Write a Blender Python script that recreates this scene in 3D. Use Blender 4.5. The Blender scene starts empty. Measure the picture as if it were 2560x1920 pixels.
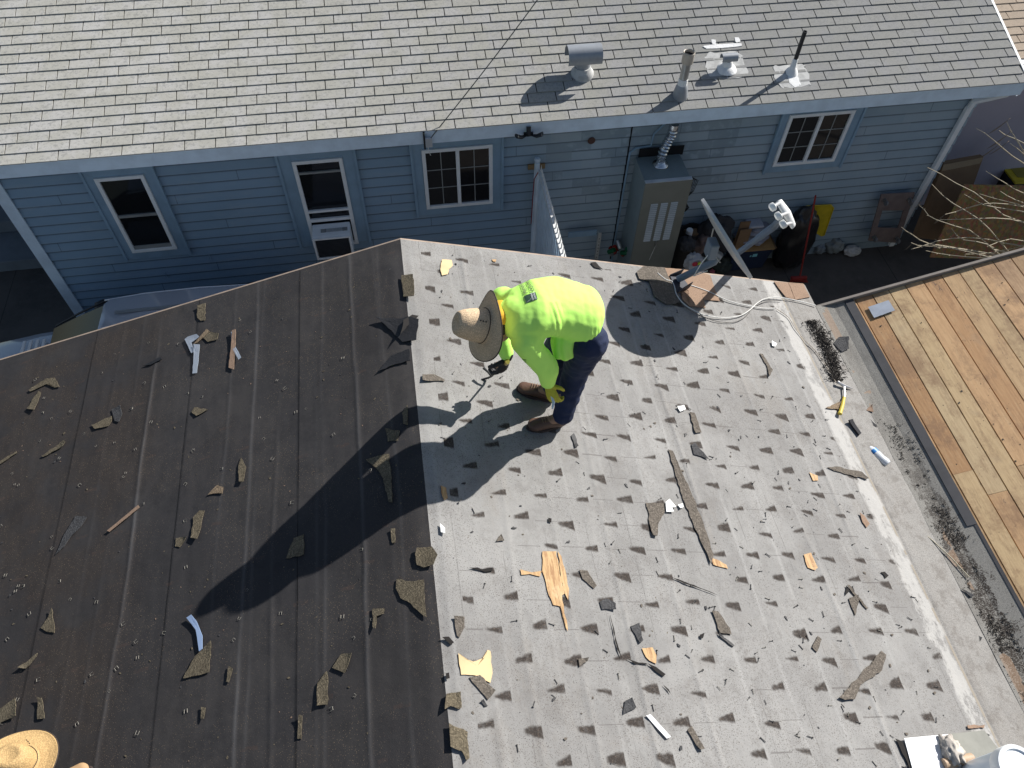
import bpy, bmesh, math, random
import numpy as np
from mathutils import Vector, Matrix, noise
from mathutils.bvhtree import BVHTree
random.seed(7)
S = bpy.context.scene
COL = S.collection
# ------------------------------------------------------------------ camera, sky, sun, exposure
H = 7.72
_F = 1920.4
_p, _r, _y = [math.radians(a) for a in (54.119, 1.603, 10.114)]
_f = np.array([0, math.cos(_p), -math.sin(_p)]); _u = np.array([0, math.sin(_p), math.cos(_p)]); _x = np.array([1., 0, 0])
_x2 = _x*math.cos(_r)+_u*math.sin(_r); _u2 = -_x*math.sin(_r)+_u*math.cos(_r)
_Rz = np.array([[math.cos(_y), math.sin(_y), 0], [-math.sin(_y), math.cos(_y), 0], [0, 0, 1]])
RT, UP, FW = _Rz@_x2, _Rz@_u2, _Rz@_f
CAMP = np.array([0, 0, H])
cam = bpy.data.cameras.new('camera'); co = bpy.data.objects.new('camera', cam); COL.objects.link(co)
cam.sensor_width = 36; cam.lens = _F*36/2560; cam.clip_end = 1000; cam.clip_start = 0.05
co.matrix_world = Matrix([[RT[i], UP[i], -FW[i], CAMP[i]] for i in range(3)]+[[0, 0, 0, 1]])
S.camera = co
SAZ, SEL = math.radians(30), math.radians(32)
SUN = Vector((math.cos(SEL)*math.cos(SAZ), math.cos(SEL)*math.sin(SAZ), math.sin(SEL)))
w = bpy.data.worlds.new('World'); S.world = w; w.use_nodes = True
wn = w.node_tree; bg = wn.nodes['Background']; sky = wn.nodes.new('ShaderNodeTexSky')
sky.sky_type = 'NISHITA'; sky.sun_disc = False; sky.sun_elevation = SEL; sky.sun_rotation = math.pi/2-SAZ
_tc = wn.nodes.new('ShaderNodeTexCoord'); _mp = wn.nodes.new('ShaderNodeMapping'); _mp.inputs['Scale'].default_value = (1, 1, 2.2); wn.links.new(_tc.outputs['Generated'], _mp.inputs[0])
_cn = wn.nodes.new('ShaderNodeTexNoise'); _cn.inputs['Scale'].default_value = 2.3; _cn.inputs['Detail'].default_value = 7; wn.links.new(_mp.outputs[0], _cn.inputs['Vector'])
_cr = wn.nodes.new('ShaderNodeMapRange'); _cr.inputs[1].default_value = .60; _cr.inputs[2].default_value = .74; _cr.inputs[4].default_value = .8; wn.links.new(_cn.outputs[0], _cr.inputs[0])
_mx = wn.nodes.new('ShaderNodeMix'); _mx.data_type = 'RGBA'; wn.links.new(_cr.outputs[0], _mx.inputs[0]); wn.links.new(sky.outputs[0], _mx.inputs[6]); _mx.inputs[7].default_value = (5.0, 5.2, 5.5, 1)
wn.links.new(_mx.outputs[2], bg.inputs[0]); bg.inputs[1].default_value = 0.062
sl = bpy.data.lights.new('sun', 'SUN'); sl.energy = 5.0; sl.angle = math.radians(.5); sl.color = (1, .965, .92)
so = bpy.data.objects.new('sun', sl); COL.objects.link(so); so.rotation_mode = 'QUATERNION'
so.rotation_quaternion = SUN.to_track_quat('Z', 'Y')
S.view_settings.view_transform = 'Standard'; S.view_settings.look = 'None'; S.view_settings.gamma = 1
S.view_settings.exposure = 0.6

# ------------------------------------------------------------------ places on real surfaces
def ray(px, py): return RT*(px-1280)/_F+UP*(960-py)/_F+FW
def gn(px, py, n, P):
    d = ray(px, py); n = np.array(n, float); return Vector(d*(n@(np.array(P)-CAMP))/(n@d)+CAMP)
def gz(px, py, z): return gn(px, py, (0, 0, 1), (0, 0, z))
def gy(px, py, y): return gn(px, py, (0, 1, 0), (0, y, 0))
def gx(px, py, x): return gn(px, py, (1, 0, 0), (x, 0, 0))
NRM = dict(R=(.288, 0, 1), L=(-.27, 0, 1), B=(0, -.28, 1), W=(-.285, 0, 1), V=(0, 0, 1))
PT = dict(R=(-.108, 0, 3.72), L=(-.108, 0, 3.72), B=(0, 6.887, 2.77), W=(3.56, 0, 2.70), V=(0, 0, 2.712))
def on(s, px, py, off=0.):
    v = gn(px, py, NRM[s], PT[s]); return v+Vector(NRM[s]).normalized()*off
def zat(s, x, y):
    n, p = NRM[s], PT[s]; return p[2]-(n[0]*(x-p[0])+n[1]*(y-p[1]))

# ------------------------------------------------------------------ nodes
class X:
    def __init__(s, nt, v): s.nt, s.v = nt, v
    def _m(s, op, *o):
        n = s.nt.nodes.new('ShaderNodeMath'); n.operation = op
        for i, a in enumerate((s,)+o):
            if isinstance(a, X):
                if isinstance(a.v, (int, float)): n.inputs[i].default_value = a.v
                else: s.nt.links.new(a.v, n.inputs[i])
            else: n.inputs[i].default_value = a
        return X(s.nt, n.outputs[0])
    def __add__(s, o): return s._m('ADD', o)
    def __sub__(s, o): return s._m('SUBTRACT', o)
    def __mul__(s, o): return s._m('MULTIPLY', o)
    def __truediv__(s, o): return s._m('DIVIDE', o)
    __radd__ = __add__; __rmul__ = __mul__
    def __rsub__(s, o): return X(s.nt, o)._m("SUBTRACT", s)
    def rsub(s, a): return X(s.nt, a)._m('SUBTRACT', s)
    def floor(s): return s._m('FLOOR')
    def fract(s): return s._m('FRACT')
    def abs(s): return s._m('ABSOLUTE')
    def gt(s, o): return s._m('GREATER_THAN', o)
    def lt(s, o): return s._m('LESS_THAN', o)
    def mod(s, o): return s._m('FLOORED_MODULO', o)
    def pw(s, o): return s._m('POWER', o)
    def mx(s, o): return s._m('MAXIMUM', o)
    def mn(s, o): return s._m('MINIMUM', o)
    def sm(s, a, b):
        n = s.nt.nodes.new('ShaderNodeMapRange'); n.interpolation_type = 'SMOOTHSTEP'
        s.nt.links.new(s.v, n.inputs[0]); n.inputs[1].default_value = a; n.inputs[2].default_value = b
        return X(s.nt, n.outputs[0])
class Mat:
    def __init__(s, name, col=(.5, .5, .5), rough=.7, metal=0, spec=.4):
        s.m = bpy.data.materials.new(name); s.m.use_nodes = True; s.nt = s.m.node_tree
        s.b = s.nt.nodes['Principled BSDF']; s.b.inputs['Roughness'].default_value = rough
        s.b.inputs['Metallic'].default_value = metal; s.b.inputs['Specular IOR Level'].default_value = spec
        s.tc = s.nt.nodes.new('ShaderNodeTexCoord'); s.c = s.rgb(col); s.h = None
    def rgb(s, c):
        n = s.nt.nodes.new('ShaderNodeRGB'); n.outputs[0].default_value = (*c, 1); return n.outputs[0]
    def xyz(s):
        n = s.nt.nodes.new('ShaderNodeSeparateXYZ'); s.nt.links.new(s.tc.outputs['Object'], n.inputs[0]); return [X(s.nt, o) for o in n.outputs]
    def vec(s, x, y, z=0):
        n = s.nt.nodes.new('ShaderNodeCombineXYZ')
        for i, a in enumerate((x, y, z)):
            if isinstance(a, X): s.nt.links.new(a.v, n.inputs[i])
            else: n.inputs[i].default_value = a
        return n.outputs[0]
    def noise(s, scale, detail=4, rough=.6, vec=None, stretch=None):
        n = s.nt.nodes.new('ShaderNodeTexNoise'); n.inputs['Scale'].default_value = scale
        n.inputs['Detail'].default_value = detail; n.inputs['Roughness'].default_value = rough
        v = vec or s.tc.outputs['Object']
        if stretch:
            mp = s.nt.nodes.new('ShaderNodeMapping'); s.nt.links.new(v, mp.inputs[0]); mp.inputs['Scale'].default_value = stretch; v = mp.outputs[0]
        s.nt.links.new(v, n.inputs['Vector']); return X(s.nt, n.outputs[0])
    def vor(s, scale, vec=None):
        n = s.nt.nodes.new('ShaderNodeTexVoronoi'); n.inputs['Scale'].default_value = scale
        s.nt.links.new(vec or s.tc.outputs['Object'], n.inputs['Vector']); return X(s.nt, n.outputs['Distance']), n.outputs['Color']
    def hash(s, vec):
        n = s.nt.nodes.new('ShaderNodeTexWhiteNoise'); n.noise_dimensions = '3D'; s.nt.links.new(vec, n.inputs[0])
        q = s.nt.nodes.new('ShaderNodeSeparateColor'); s.nt.links.new(n.outputs['Color'], q.inputs[0]); return [X(s.nt, o) for o in q.outputs]
    def mix(s, fac, col, mode='MIX'):
        n = s.nt.nodes.new('ShaderNodeMix'); n.data_type = 'RGBA'; n.blend_type = mode
        if isinstance(fac, X): s.nt.links.new(fac.v, n.inputs[0])
        else: n.inputs[0].default_value = fac
        s.nt.links.new(s.c, n.inputs[6])
        if isinstance(col, tuple): n.inputs[7].default_value = (*col, 1)
        else: s.nt.links.new(col, n.inputs[7])
        s.c = n.outputs[2]; return s
    def attr(s, name='Col', mode='MULTIPLY', fac=1.):
        n = s.nt.nodes.new('ShaderNodeVertexColor'); n.layer_name = name; return s.mix(fac, n.outputs[0], mode)
    def bump(s, h, dist=.003, strength=1.):
        s.h = h; n = s.nt.nodes.new('ShaderNodeBump'); n.inputs['Distance'].default_value = dist; n.inputs['Strength'].default_value = strength
        s.nt.links.new(h.v, n.inputs['Height']); s.nt.links.new(n.outputs[0], s.b.inputs['Normal']); return s
    def rough(s, x): s.nt.links.new(x.v, s.b.inputs['Roughness']); return s
    def done(s): s.nt.links.new(s.c, s.b.inputs['Base Color']); return s.m
def simple(name, col, rough=.7, metal=0, var=.25, scale=8, spec=.4, bump=0, bs=60):
    m = Mat(name, col, rough, metal, spec)
    if var: m.mix(m.noise(scale, 5).sm(.35, .75)*var, tuple(c*.35 for c in col))
    if bump: m.bump(m.noise(bs, 4), bump)
    return m.done()

# ------------------------------------------------------------------ mesh helpers
class MB:
    def __init__(s): s.v, s.f, s.cl, s.c = [], [], [], (1, 1, 1)
    def add(s, vs, fs):
        o = len(s.v); s.v += [Vector(v) for v in vs]; s.f += [[i+o for i in f] for f in fs]; s.cl += [s.c]*len(fs); return s
    def box(s, lo, hi, M=None):
        vs = [Vector((x, y, z)) for x in (lo[0], hi[0]) for y in (lo[1], hi[1]) for z in (lo[2], hi[2])]
        if M: vs = [M@v for v in vs]
        return s.add(vs, [(0, 1, 3, 2), (4, 6, 7, 5), (0, 4, 5, 1), (2, 3, 7, 6), (0, 2, 6, 4), (1, 5, 7, 3)])
    def hexa(s, a, b):   # two quads -> solid
        return s.add(list(a)+list(b), [(3, 2, 1, 0), (4, 5, 6, 7), (0, 1, 5, 4), (1, 2, 6, 5), (2, 3, 7, 6), (3, 0, 4, 7)])
    def loft(s, rings, cap=True):
        n = len(rings[0]); vs = [p for r in rings for p in r]; fs = []
        for i in range(len(rings)-1):
            for j in range(n): fs.append((i*n+j, i*n+(j+1) % n, (i+1)*n+(j+1) % n, (i+1)*n+j))
        if cap: fs.append(tuple(range(n))[::-1]); fs.append(tuple((len(rings)-1)*n+j for j in range(n)))
        return s.add(vs, fs)
    def tube(s, pts, r, n=8, cap=True, flat=1., up=None):
        pts = [Vector(p) for p in pts]; rr = r if isinstance(r, (list, tuple)) else [r]*len(pts); rings = []
        a = None
        for i, p in enumerate(pts):
            d = (pts[min(i+1, len(pts)-1)]-pts[max(i-1, 0)]).normalized()
            if a is None: a = (up and Vector(up)) or (Vector((0, 0, 1)) if abs(d.z) < .9 else Vector((1, 0, 0)))
            a = (a-d*a.dot(d)).normalized(); b = d.cross(a)
            rings.append([p+(a*math.cos(t)*flat+b*math.sin(t))*rr[i] for t in [2*math.pi*k/n for k in range(n)]])
        return s.loft(rings, cap)
    def lathe(s, prof, c, axis=(0, 0, 1), n=24, cap=True):
        ax = Vector(axis).normalized(); a = ax.orthogonal().normalized(); b = ax.cross(a); c = Vector(c)
        return s.loft([[c+ax*h+(a*math.cos(t)+b*math.sin(t))*r for t in [2*math.pi*k/n for k in range(n)]] for r, h in prof], cap)
    def slab(s, poly, nrm, th):
        nrm = Vector(nrm).normalized()*th; k = len(poly); a = [Vector(p) for p in poly]; b = [p+nrm for p in a]
        return s.add(a+b, [tuple(range(k))[::-1], tuple(range(k, 2*k))]+[(i, (i+1) % k, k+(i+1) % k, k+i) for i in range(k)])
    def ell(s, c, r, M=None, seg=10, rings=6):
        c = Vector(c); vs = []; M = M or Matrix.Identity(3)
        r = (r, r, r) if isinstance(r, (int, float)) else r
        for i in range(rings+1):
            th = math.pi*i/rings
            for j in range(seg):
                ph = 2*math.pi*j/seg; q = Vector((math.sin(th)*math.cos(ph)*r[0], math.sin(th)*math.sin(ph)*r[1], math.cos(th)*r[2])); vs.append(c+M@q)
        return s.add(vs, [(i*seg+j, (i+1)*seg+j, (i+1)*seg+(j+1) % seg, i*seg+(j+1) % seg) for i in range(rings) for j in range(seg)])
    def build(s, name, mat, parent=None, smooth=False, bevel=0, loc=None, col=False):
        me = bpy.data.meshes.new(name); off = Vector((0, 0, 0))
        if parent is not None: off = wloc(parent)
        elif loc is not None: off = Vector(loc)
        me.from_pydata([tuple(v-off) for v in s.v], [], s.f)
        if col:
            ca = me.color_attributes.new('Col', 'FLOAT_COLOR', 'CORNER'); i = 0
            for p, c in zip(me.polygons, s.cl):
                for l in p.loop_indices: ca.data[l].color = (*c, 1)
        bm = bmesh.new(); bm.from_mesh(me)
        bmesh.ops.recalc_face_normals(bm, faces=bm.faces); bm.to_mesh(me); bm.free()
        me.materials.append(mat)
        if smooth:
            me.shade_smooth()
            if smooth != 2: me.set_sharp_from_angle(angle=math.radians(38))
        o = bpy.data.objects.new(name, me); COL.objects.link(o)
        if parent is not None: o.parent = parent
        elif loc is not None: o.location = off
        if bevel:
            b = o.modifiers.new('b', 'BEVEL'); b.width = bevel; b.segments = 2; b.limit_method = 'ANGLE'; b.angle_limit = .6
        return o
def wloc(o):
    v = Vector(o.location)
    while o.parent: o = o.parent; v += Vector(o.location)
    return v
def tag(o, label, cat=None, group=None, kind=None):
    if label: o['label'] = label
    if cat: o['category'] = cat
    if group: o['group'] = group
    if kind: o['kind'] = kind
    return o
def thing(name, loc, label, cat, group=None):
    o = bpy.data.objects.new(name, None); COL.objects.link(o); o.location = loc; o.empty_display_size = .1
    return tag(o, label, cat, group)
def apply(o):
    dg = bpy.context.evaluated_depsgraph_get(); me = bpy.data.meshes.new_from_object(o.evaluated_get(dg)); old = o.data
    o.modifiers.clear(); o.data = me; me.name = o.name; return o
def blob(name, prims, voxel, mat, parent, it=6, disp=None):
    """one continuous surface: overlapping tapered ellipsoids fused by a voxel remesh"""
    m = MB()
    for q in prims:
        if q[0] == 'c':
            _, p0, r0, p1, r1 = q; p0, p1 = Vector(p0), Vector(p1); n = max(2, int((p1-p0).length/min(r0, r1)*3)+1)
            for i in range(n+1): t = i/n; m.ell(p0.lerp(p1, t), r0*(1-t)+r1*t)
        elif q[0] == 'e': m.ell(q[1], q[2], q[3] if len(q) > 3 else None, 14, 9)
        elif q[0] == 'f':   # flattened chain with radii triples in frame M
            _, p0, r0, p1, r1, M = q; p0, p1 = Vector(p0), Vector(p1); n = 8
            for i in range(n+1): t = i/n; m.ell(p0.lerp(p1, t), tuple(a*(1-t)+b*t for a, b in zip(r0, r1)), M, 14, 9)
    o = m.build(name, mat, parent)
    r = o.modifiers.new('r', 'REMESH'); r.mode = 'VOXEL'; r.voxel_size = voxel
    sm = o.modifiers.new('s', 'SMOOTH'); sm.factor = .6; sm.iterations = it
    apply(o); me = o.data; me.shade_smooth()
    if disp:
        off = wloc(parent); cs = [(v.co+v.normal*disp(v.co+off, v.normal)) for v in me.vertices]
        for v, c in zip(me.vertices, cs): v.co = c
        me.update()
    if not me.materials: me.materials.append(mat)
    return o

# ------------------------------------------------------------------ materials
def felt_right():
    m = Mat('sun bleached roofing felt', (.292, .286, .274), .9, 0, .25)
    x, y, z = m.xyz(); d = (x+.108)*1.0407
    big = m.noise(1.3, 5); m.mix(big.sm(.35, .65)*.6, (.195, .19, .182)); m.mix(m.noise(.7, 3).sm(.5, .75)*(x-1.).sm(0., 1.5)*.6, (.36, .355, .34)); m.mix(m.noise(6, 6, .78).sm(.48, .66)*.38, (.165, .155, .145)); m.mix(m.noise(2.1, 6, .75, stretch=(1.4, .6, 1)).sm(.52, .66)*.3, (.215, .195, .17))
    m.mix(m.noise(3.5, 6, .7, stretch=(1.6, .35, 1)).sm(.52, .72)*.45, (.35, .345, .33))
    wob = (m.noise(.8, 2)-.5)*.05
    # nail-strip seams of the old courses
    c2 = ((d+wob)/.2755).fract(); m.mix((c2-.5).abs().lt(.009)*m.noise(2.2, 3).sm(.45, .6)*.45, (.11, .105, .10))
    c3 = (d/.2755+.25).fract(); m.mix((c3-.5).abs().sm(.07, .0)*m.noise(1.7, 3, stretch=(1, .3, 1)).sm(.42, .62)*.35, (.40, .395, .38))
    edge = (m.noise(60, 3)-.5)*.014; edge2 = (m.noise(22, 3)-.5)*.026
    U = (d-.166)/.1375+.5; k = U.floor(); fu = (U.fract()-.5)*.1375
    V = (y+(d-.166)*.06-1.50)/.331+.5+k.mod(2.)*.5; j = V.floor(); fv = (V.fract()-.5)*.331
    h = m.hash(m.vec(k, j, 3.7)); h2 = m.hash(m.vec(j, k, 11.3))
    lu = fu+.058+(h[0]-.5)*.028; L = .088+(h2[0]*.032)
    t = lu/.1; wd = t.mx(0.).pw(.8)*(h2[0]*.010+.015)+.006+h[1]*.007+edge2
    core = (wd*(h[0]*.5+.72)-(fv+(h[2]-.5)*.03+lu*(h2[2]-.5)*.4).abs()+edge).sm(-.006, .012)*lu.sm(-.006, .02)*(L-lu+edge*.4).sm(-.001, .006)
    pres = h2[1].gt(.12); inr = (x.gt(.03))*(x.lt(2.98)); far = y.lt(4.2)
    mask = core*pres*inr*far
    m.mix(mask*(t.sm(-.3, .4)*.12+.86)*(m.noise(33, 5, .8).sm(.25, .55)*.3+.7), (.036, .029, .025))
    m.mix(core*pres*inr*far*m.noise(150, 2).gt(.62)*.5, (.17, .13, .10))
    ln = ((fv.abs()-.1655).abs()+edge*.25).sm(.0065, .002)*h2[2].gt(.80)*inr
    m.mix(ln*.6, (.11, .10, .095))
    # granule dust
    dv, dc = m.vor(120); sp = dv.lt(.26)*m.noise(2.4, 5, .7).sm(.36, .6); m.mix(sp*.7, (.085, .07, .06)); m.mix(m.noise(90, 2).gt(.62)*m.noise(1.7, 5, .7).sm(.42, .6)*.5, (.13, .115, .10))
    dv2, _ = m.vor(75); m.mix(dv2.lt(.16)*m.noise(1.9, 4).sm(.4, .55)*.8, (.045, .038, .034))
    m.mix(m.noise(1.1, 3, stretch=(1, 1.8, 1)).sm(.64, .8)*(y.rsub(1.6)).sm(0., 1.2)*m.noise(150, 2).gt(.5)*.7, (.20, .14, .09))
    # old white paint strip beside the valley
    wn_ = m.noise(9, 6, .75, stretch=(1, .5, 1)); ws = ((x+(m.noise(5, 5, .75)-.5)*.13-3.015).abs()).sm(.075, .045)*wn_.sm(.38, .50)
    m.mix(ws*.7, (.47, .46, .435)); m.mix((x.gt(3.085))*.45, (.29, .275, .25))
    m.mix(x.gt(3.10)*m.noise(190, 2).gt(.56)*.5, (.12, .115, .11)); m.mix(x.gt(3.10)*m.noise(8, 6, .8).sm(.48, .62)*.45, (.13, .115, .10))
    m.mix(((x-3.088).abs()).lt(.009)*m.noise(5, 3).gt(.42)*.6, (.26, .22, .16))
    m.bump(m.noise(260, 3)*.5+m.noise(9, 4)*2.5, .002); return m.done()
def felt_left():
    m = Mat('dark roofing felt', (.038, .0365, .038), .92, 0, .2)
    x, y, z = m.xyz()
    for px, py in ((445, 1250), (745, 1300), (150, 1290)): m.mix(((x-on('L', px, py).x+(m.noise(1.5, 2)-.5)*.02).abs()).lt(.0032)*.85, (.006, .006, .007))
    m.mix(m.noise(1.4, 6, .78).sm(.44, .64)*.6, (.058, .054, .052)); m.mix(m.noise(4, 6, .8).sm(.48, .66)*.4, (.020, .020, .022))
    m.mix(m.noise(.9, 4).sm(.35, .7)*.4, (.034, .031, .030)); m.mix((x.rsub(-1.7)).sm(0., .5)*m.noise(2.2, 5).sm(.38, .62)*.6, (.042, .032, .026))
    m.mix(m.noise(5, 6, .7, stretch=(2, .3, 1)).sm(.45, .8)*.12, (.055, .053, .052)); m.mix(m.noise(2.2, 6, .75).sm(.5, .68)*.4, (.052, .048, .045))
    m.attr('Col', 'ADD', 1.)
    U = (x*1.036)/.1375; k = U.floor(); V = y/.33+k.mod(2.)*.5; j = V.floor(); h = m.hash(m.vec(k, j, 5.)); fv = (V.fract()-.5)*.33; fu = (U.fract()-.5)
    e = (m.noise(30, 3)-.5)*.03
    m.mix(((fv+(h[0]-.5)*.1+e).abs()).lt(.010)*fu.abs().lt(.33)*h[1].gt(.62)*m.noise(20, 2).sm(.35, .6)*.45, (.070, .050, .042))
    dv, dc = m.vor(95); m.mix(dv.lt(.17)*m.noise(2.2, 5, .75).sm(.40, .60)*.85, (.20, .15, .10))
    dv2, _ = m.vor(60); m.mix(dv2.lt(.045)*.5, (.22, .20, .17))
    m.mix(m.noise(330, 2).gt(.63)*m.noise(1.6, 3).sm(.45, .7)*.5, (.14, .10, .065))
    m.bump(m.noise(200, 3)*.5+m.noise(5, 4)*2., .002); return m.done()
def scrapm(name, base):
    m = Mat(name, base, .92, 0, .2); m.mix(m.noise(75, 3, .8).sm(.42, .58)*.6, tuple(c*.35 for c in base)); m.mix(m.noise(100, 2).sm(.55, .65)*.5, tuple(min(1, c*2.) for c in base)); m.mix(m.noise(9, 5, .8).sm(.5, .65)*.5, tuple(c*.5 for c in base)); m.bump(m.noise(140, 3), .004); return m.done()
def shingle(name, base, lich=True, at=True):
    m = Mat(name, base, .92, 0, .2)
    if at: m.attr()
    x, y, z = m.xyz()
    m.mix(m.noise(1., 4).sm(.3, .75)*.3, tuple(c*.72 for c in base))
    m.mix(m.noise(12, 6, .75).sm(.52, .68)*.45, tuple(c*.55 for c in base)); m.mix(m.noise(110, 2).gt(.57)*.32, tuple(c*.45 for c in base))
    m.mix(m.noise(160, 2).gt(.62)*.25, tuple(min(1, c*1.35) for c in base))
    if lich:
        m.mix((x.rsub(3.)).sm(0., 6.)*.75, (.50, .49, .455))
        m.mix(y.lt(7.02)*m.noise(4, 4).sm(.35, .6)*.4, (.33, .32, .25)); m.mix((x-1.2).sm(0., 2.6)*.5, (.20, .205, .205)); m.mix(m.noise(26, 5, .8).sm(.5, .62)*.5, (.19, .19, .185))
    m.bump(m.noise(260, 3), .002); return m.done()
def siding():
    m = Mat('painted lap siding', (.25, .37, .49), .55, 0, .4); x, y, z = m.xyz()
    m.mix(x.sm(.9, 1.9)*.75, (.40, .47, .50)); m.mix((x-3.3).sm(0., 1.5)*.45, (.27, .37, .45)); m.mix(m.noise(1.5, 4).sm(.35, .7)*.3, (.17, .26, .34))
    m.mix(m.noise(7, 5, .7, stretch=(1, 1, 6)).sm(.5, .8)*.25, (.36, .42, .45))
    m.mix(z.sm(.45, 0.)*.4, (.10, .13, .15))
    fz = (z/.133).fract(); m.mix(fz.sm(.70, .86)*.72, (.045, .065, .085)); m.mix(fz.sm(.12, .02)*.35, (.34, .42, .48)); k = (z/.133).floor(); U = x/.35+k*.37; h = m.hash(m.vec(U.floor(), k, 2.))  # shadow under each lap and highlight on its lower edge, painted into the colour
    m.mix(((x/3.1+k*.381).fract()-.5).abs().lt(.0012)*.7, (.07, .10, .13)); m.mix(m.noise(3, 6, .75, stretch=(.6, 1, 3)).sm(.5, .68)*.3, (.36, .43, .48)); m.mix(h[0].gt(.55)*x.gt(1.6)*x.lt(3.9)*z.gt(1.45)*m.noise(6, 4).sm(.35, .5)*.4, (.15, .20, .23))
    m.mix(h[1].gt(.7)*x.gt(1.6)*z.gt(1.3)*.2, (.42, .47, .49))
    m.bump(m.noise(40, 4, stretch=(1, 1, 3)), .0008); return m.done()
def planks():
    m = Mat('weathered sheathing boards', (1, 1, 1), .75, 0, .25); m.attr()
    g = m.noise(14, 8, .65, stretch=(5, .35, 1)); m.mix(g.sm(.42, .72)*.3, (.24, .125, .06)); m.mix(g.sm(.5, .3)*.3, (.60, .45, .26))
    m.mix(m.noise(2.6, 5, .75).sm(.5, .68)*.5, (.17, .10, .06)); m.mix(m.noise(3.1, 3).sm(.6, .75)*.4, (.30, .22, .15))
    dv, _ = m.vor(9); m.mix(dv.lt(.05)*.9, (.03, .02, .015)); m.mix(m.noise(1.3, 6, .8).sm(.45, .6)*.45, (.30, .18, .10)); m.mix(m.noise(7, 6, .8, stretch=(1.5, .5, 1)).sm(.5, .64)*.4, (.22, .13, .075)); dv, _ = m.vor(27); m.mix(dv.lt(.09)*m.noise(2, 2).gt(.48)*.8, (.05, .035, .025))
    m.mix(m.noise(5, 7, .75, stretch=(3, .6, 1)).gt(.665)*.8, (.09, .07, .065))
    m.bump(g, .0015); return m.done()
M_FR, M_FL = felt_right(), felt_left()
M_SH = shingle('gray asphalt shingle', (.335, .33, .318)); M_TAN = shingle('tan asphalt shingle', (.38, .31, .24), False)
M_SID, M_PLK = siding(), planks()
M_FASC = simple('pale blue painted fascia', (.72, .84, .94), .5, 0, .25, 5)
M_TRIM = simple('blue gray casing', (.27, .40, .52), .5, 0, .25, 5)
M_WHITE = simple('white vinyl', (.86, .88, .88), .35, 0, .12, 12); M_WHITE2 = simple('white paint', (.76, .77, .75), .6, 0, .2, 9)
M_GLASS = simple('dark window glass', (.012, .013, .015), .06, 0, 0, spec=.6); M_SCREEN = simple('insect screen', (.022, .02, .02), .8, 0, .2, 20)
M_GRAYM = simple('gray mullion', (.30, .31, .30), .5)
M_DARK = simple('black gap', (.012, .012, .013), .9, 0, .2); M_BLK = simple('black plastic', (.018, .019, .021), .42, 0, .1)
M_STEEL = simple('galvanised steel', (.42, .43, .43), .38, .85, .3, 6, bump=.0006, bs=9); M_CABD = simple('warm gray painted steel', (.21, .22, .195), .33, .3, .15, 4)
M_CAB = simple('cabinet side paint', (.25, .30, .31), .45, .2, .25, 5)
M_FOIL = simple('foil duct', (.62, .63, .64), .25, 1., .1, 30, bump=.004, bs=40)
M_VENT = simple('gray vent metal', (.33, .35, .37), .45, .3, .2, 12); M_CEM = simple('white roof cement', (.80, .80, .78), .8, 0, .2, 10, bump=.004)
M_CEM2 = Mat('gray roof cement skim', (.50, .50, .48), .9); M_CEM2.mix(M_CEM2.noise(9, 6, .75).sm(.45, .62)*.7, (.33, .33, .32)); M_CEM2 = M_CEM2.done()
def ground():
    m = Mat('stained concrete', (.10, .088, .078), .85); x, y, z = m.xyz()
    m.mix(m.noise(1.2, 6, .7).sm(.4, .7)*.6, (.04, .038, .036)); m.mix(m.noise(14, 5).sm(.5, .8)*.4, (.13, .125, .115))
    m.mix(((x/1.5+.13).fract()-.5).abs().lt(.004)*.7, (.02, .02, .02)); m.bump(m.noise(60, 4), .002); return m.done()
M_GRD = ground(); M_STU = simple('lavender stucco', (.50, .45, .50), .9, 0, .2, 2, bump=.003, bs=120)
M_CONC = simple('pale step concrete', (.17, .19, .21), .85, 0, .3, 3)
M_SCR = scrapm('brown shingle scrap', (.15, .125, .085)); M_SCRG = scrapm('gray felt scrap', (.075, .075, .077))
M_SCRM = scrapm('taupe shingle scrap', (.15, .13, .108)); M_SCRB = simple('black tar scrap', (.018, .018, .02), .6, bump=.003)
M_TAN2 = shingle('salmon tan shingle', (.30, .205, .145), False, False); M_TANS = scrapm('tan shingle scrap', (.24, .18, .12))
M_WOODY = Mat('fresh bare wood', (.52, .34, .16), .7); _g = M_WOODY.noise(16, 7, .75, stretch=(4, .35, 1)); M_WOODY.mix(_g.sm(.42, .62)*.8, (.26, .12, .045)); M_WOODY.mix(M_WOODY.noise(7, 6, .8).sm(.5, .65)*.5, (.62, .46, .26)); M_WOODY = M_WOODY.done()
M_WOODP = simple('pale bare wood', (.66, .50, .27), .7, 0, .35, 6)
M_NAIL = simple('nail metal', (.20, .19, .18), .4, .7, 0); M_STAP = simple('staple wire', (.26, .245, .21), .6, .2, 0)
M_TAPE = Mat('clear film', (.50, .56, .64), .2, 0, .6); M_TAPE.b.inputs['Alpha'].default_value = .45; M_TAPE = M_TAPE.done()
M_BLUE = simple('blue bin plastic', (.022, .035, .075), .5, 0, .2); M_YEL = simple('yellow lid plastic', (.62, .47, .02), .45, 0, .35, 6)
M_CARD = simple('brown cardboard', (.23, .145, .08), .85, 0, .3, 4); M_BAG = simple('black bag film', (.012, .012, .013), .28, 0, 0, spec=.6)
def osb():
    m = Mat('strand board', (.26, .15, .06), .8); dv, c = m.vor(26); m.mix(.35, c, 'OVERLAY'); m.mix(m.noise(30, 4, stretch=(1, 1, .4)).sm(.4, .7)*.5, (.14, .075, .03)); return m.done()
M_OSB = osb(); M_RED = simple('red paint', (.30, .035, .03), .5); M_CLOTH = simple('gray quilted pad', (.30, .31, .36), .9, 0, .3, 20, bump=.006, bs=30)
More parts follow.
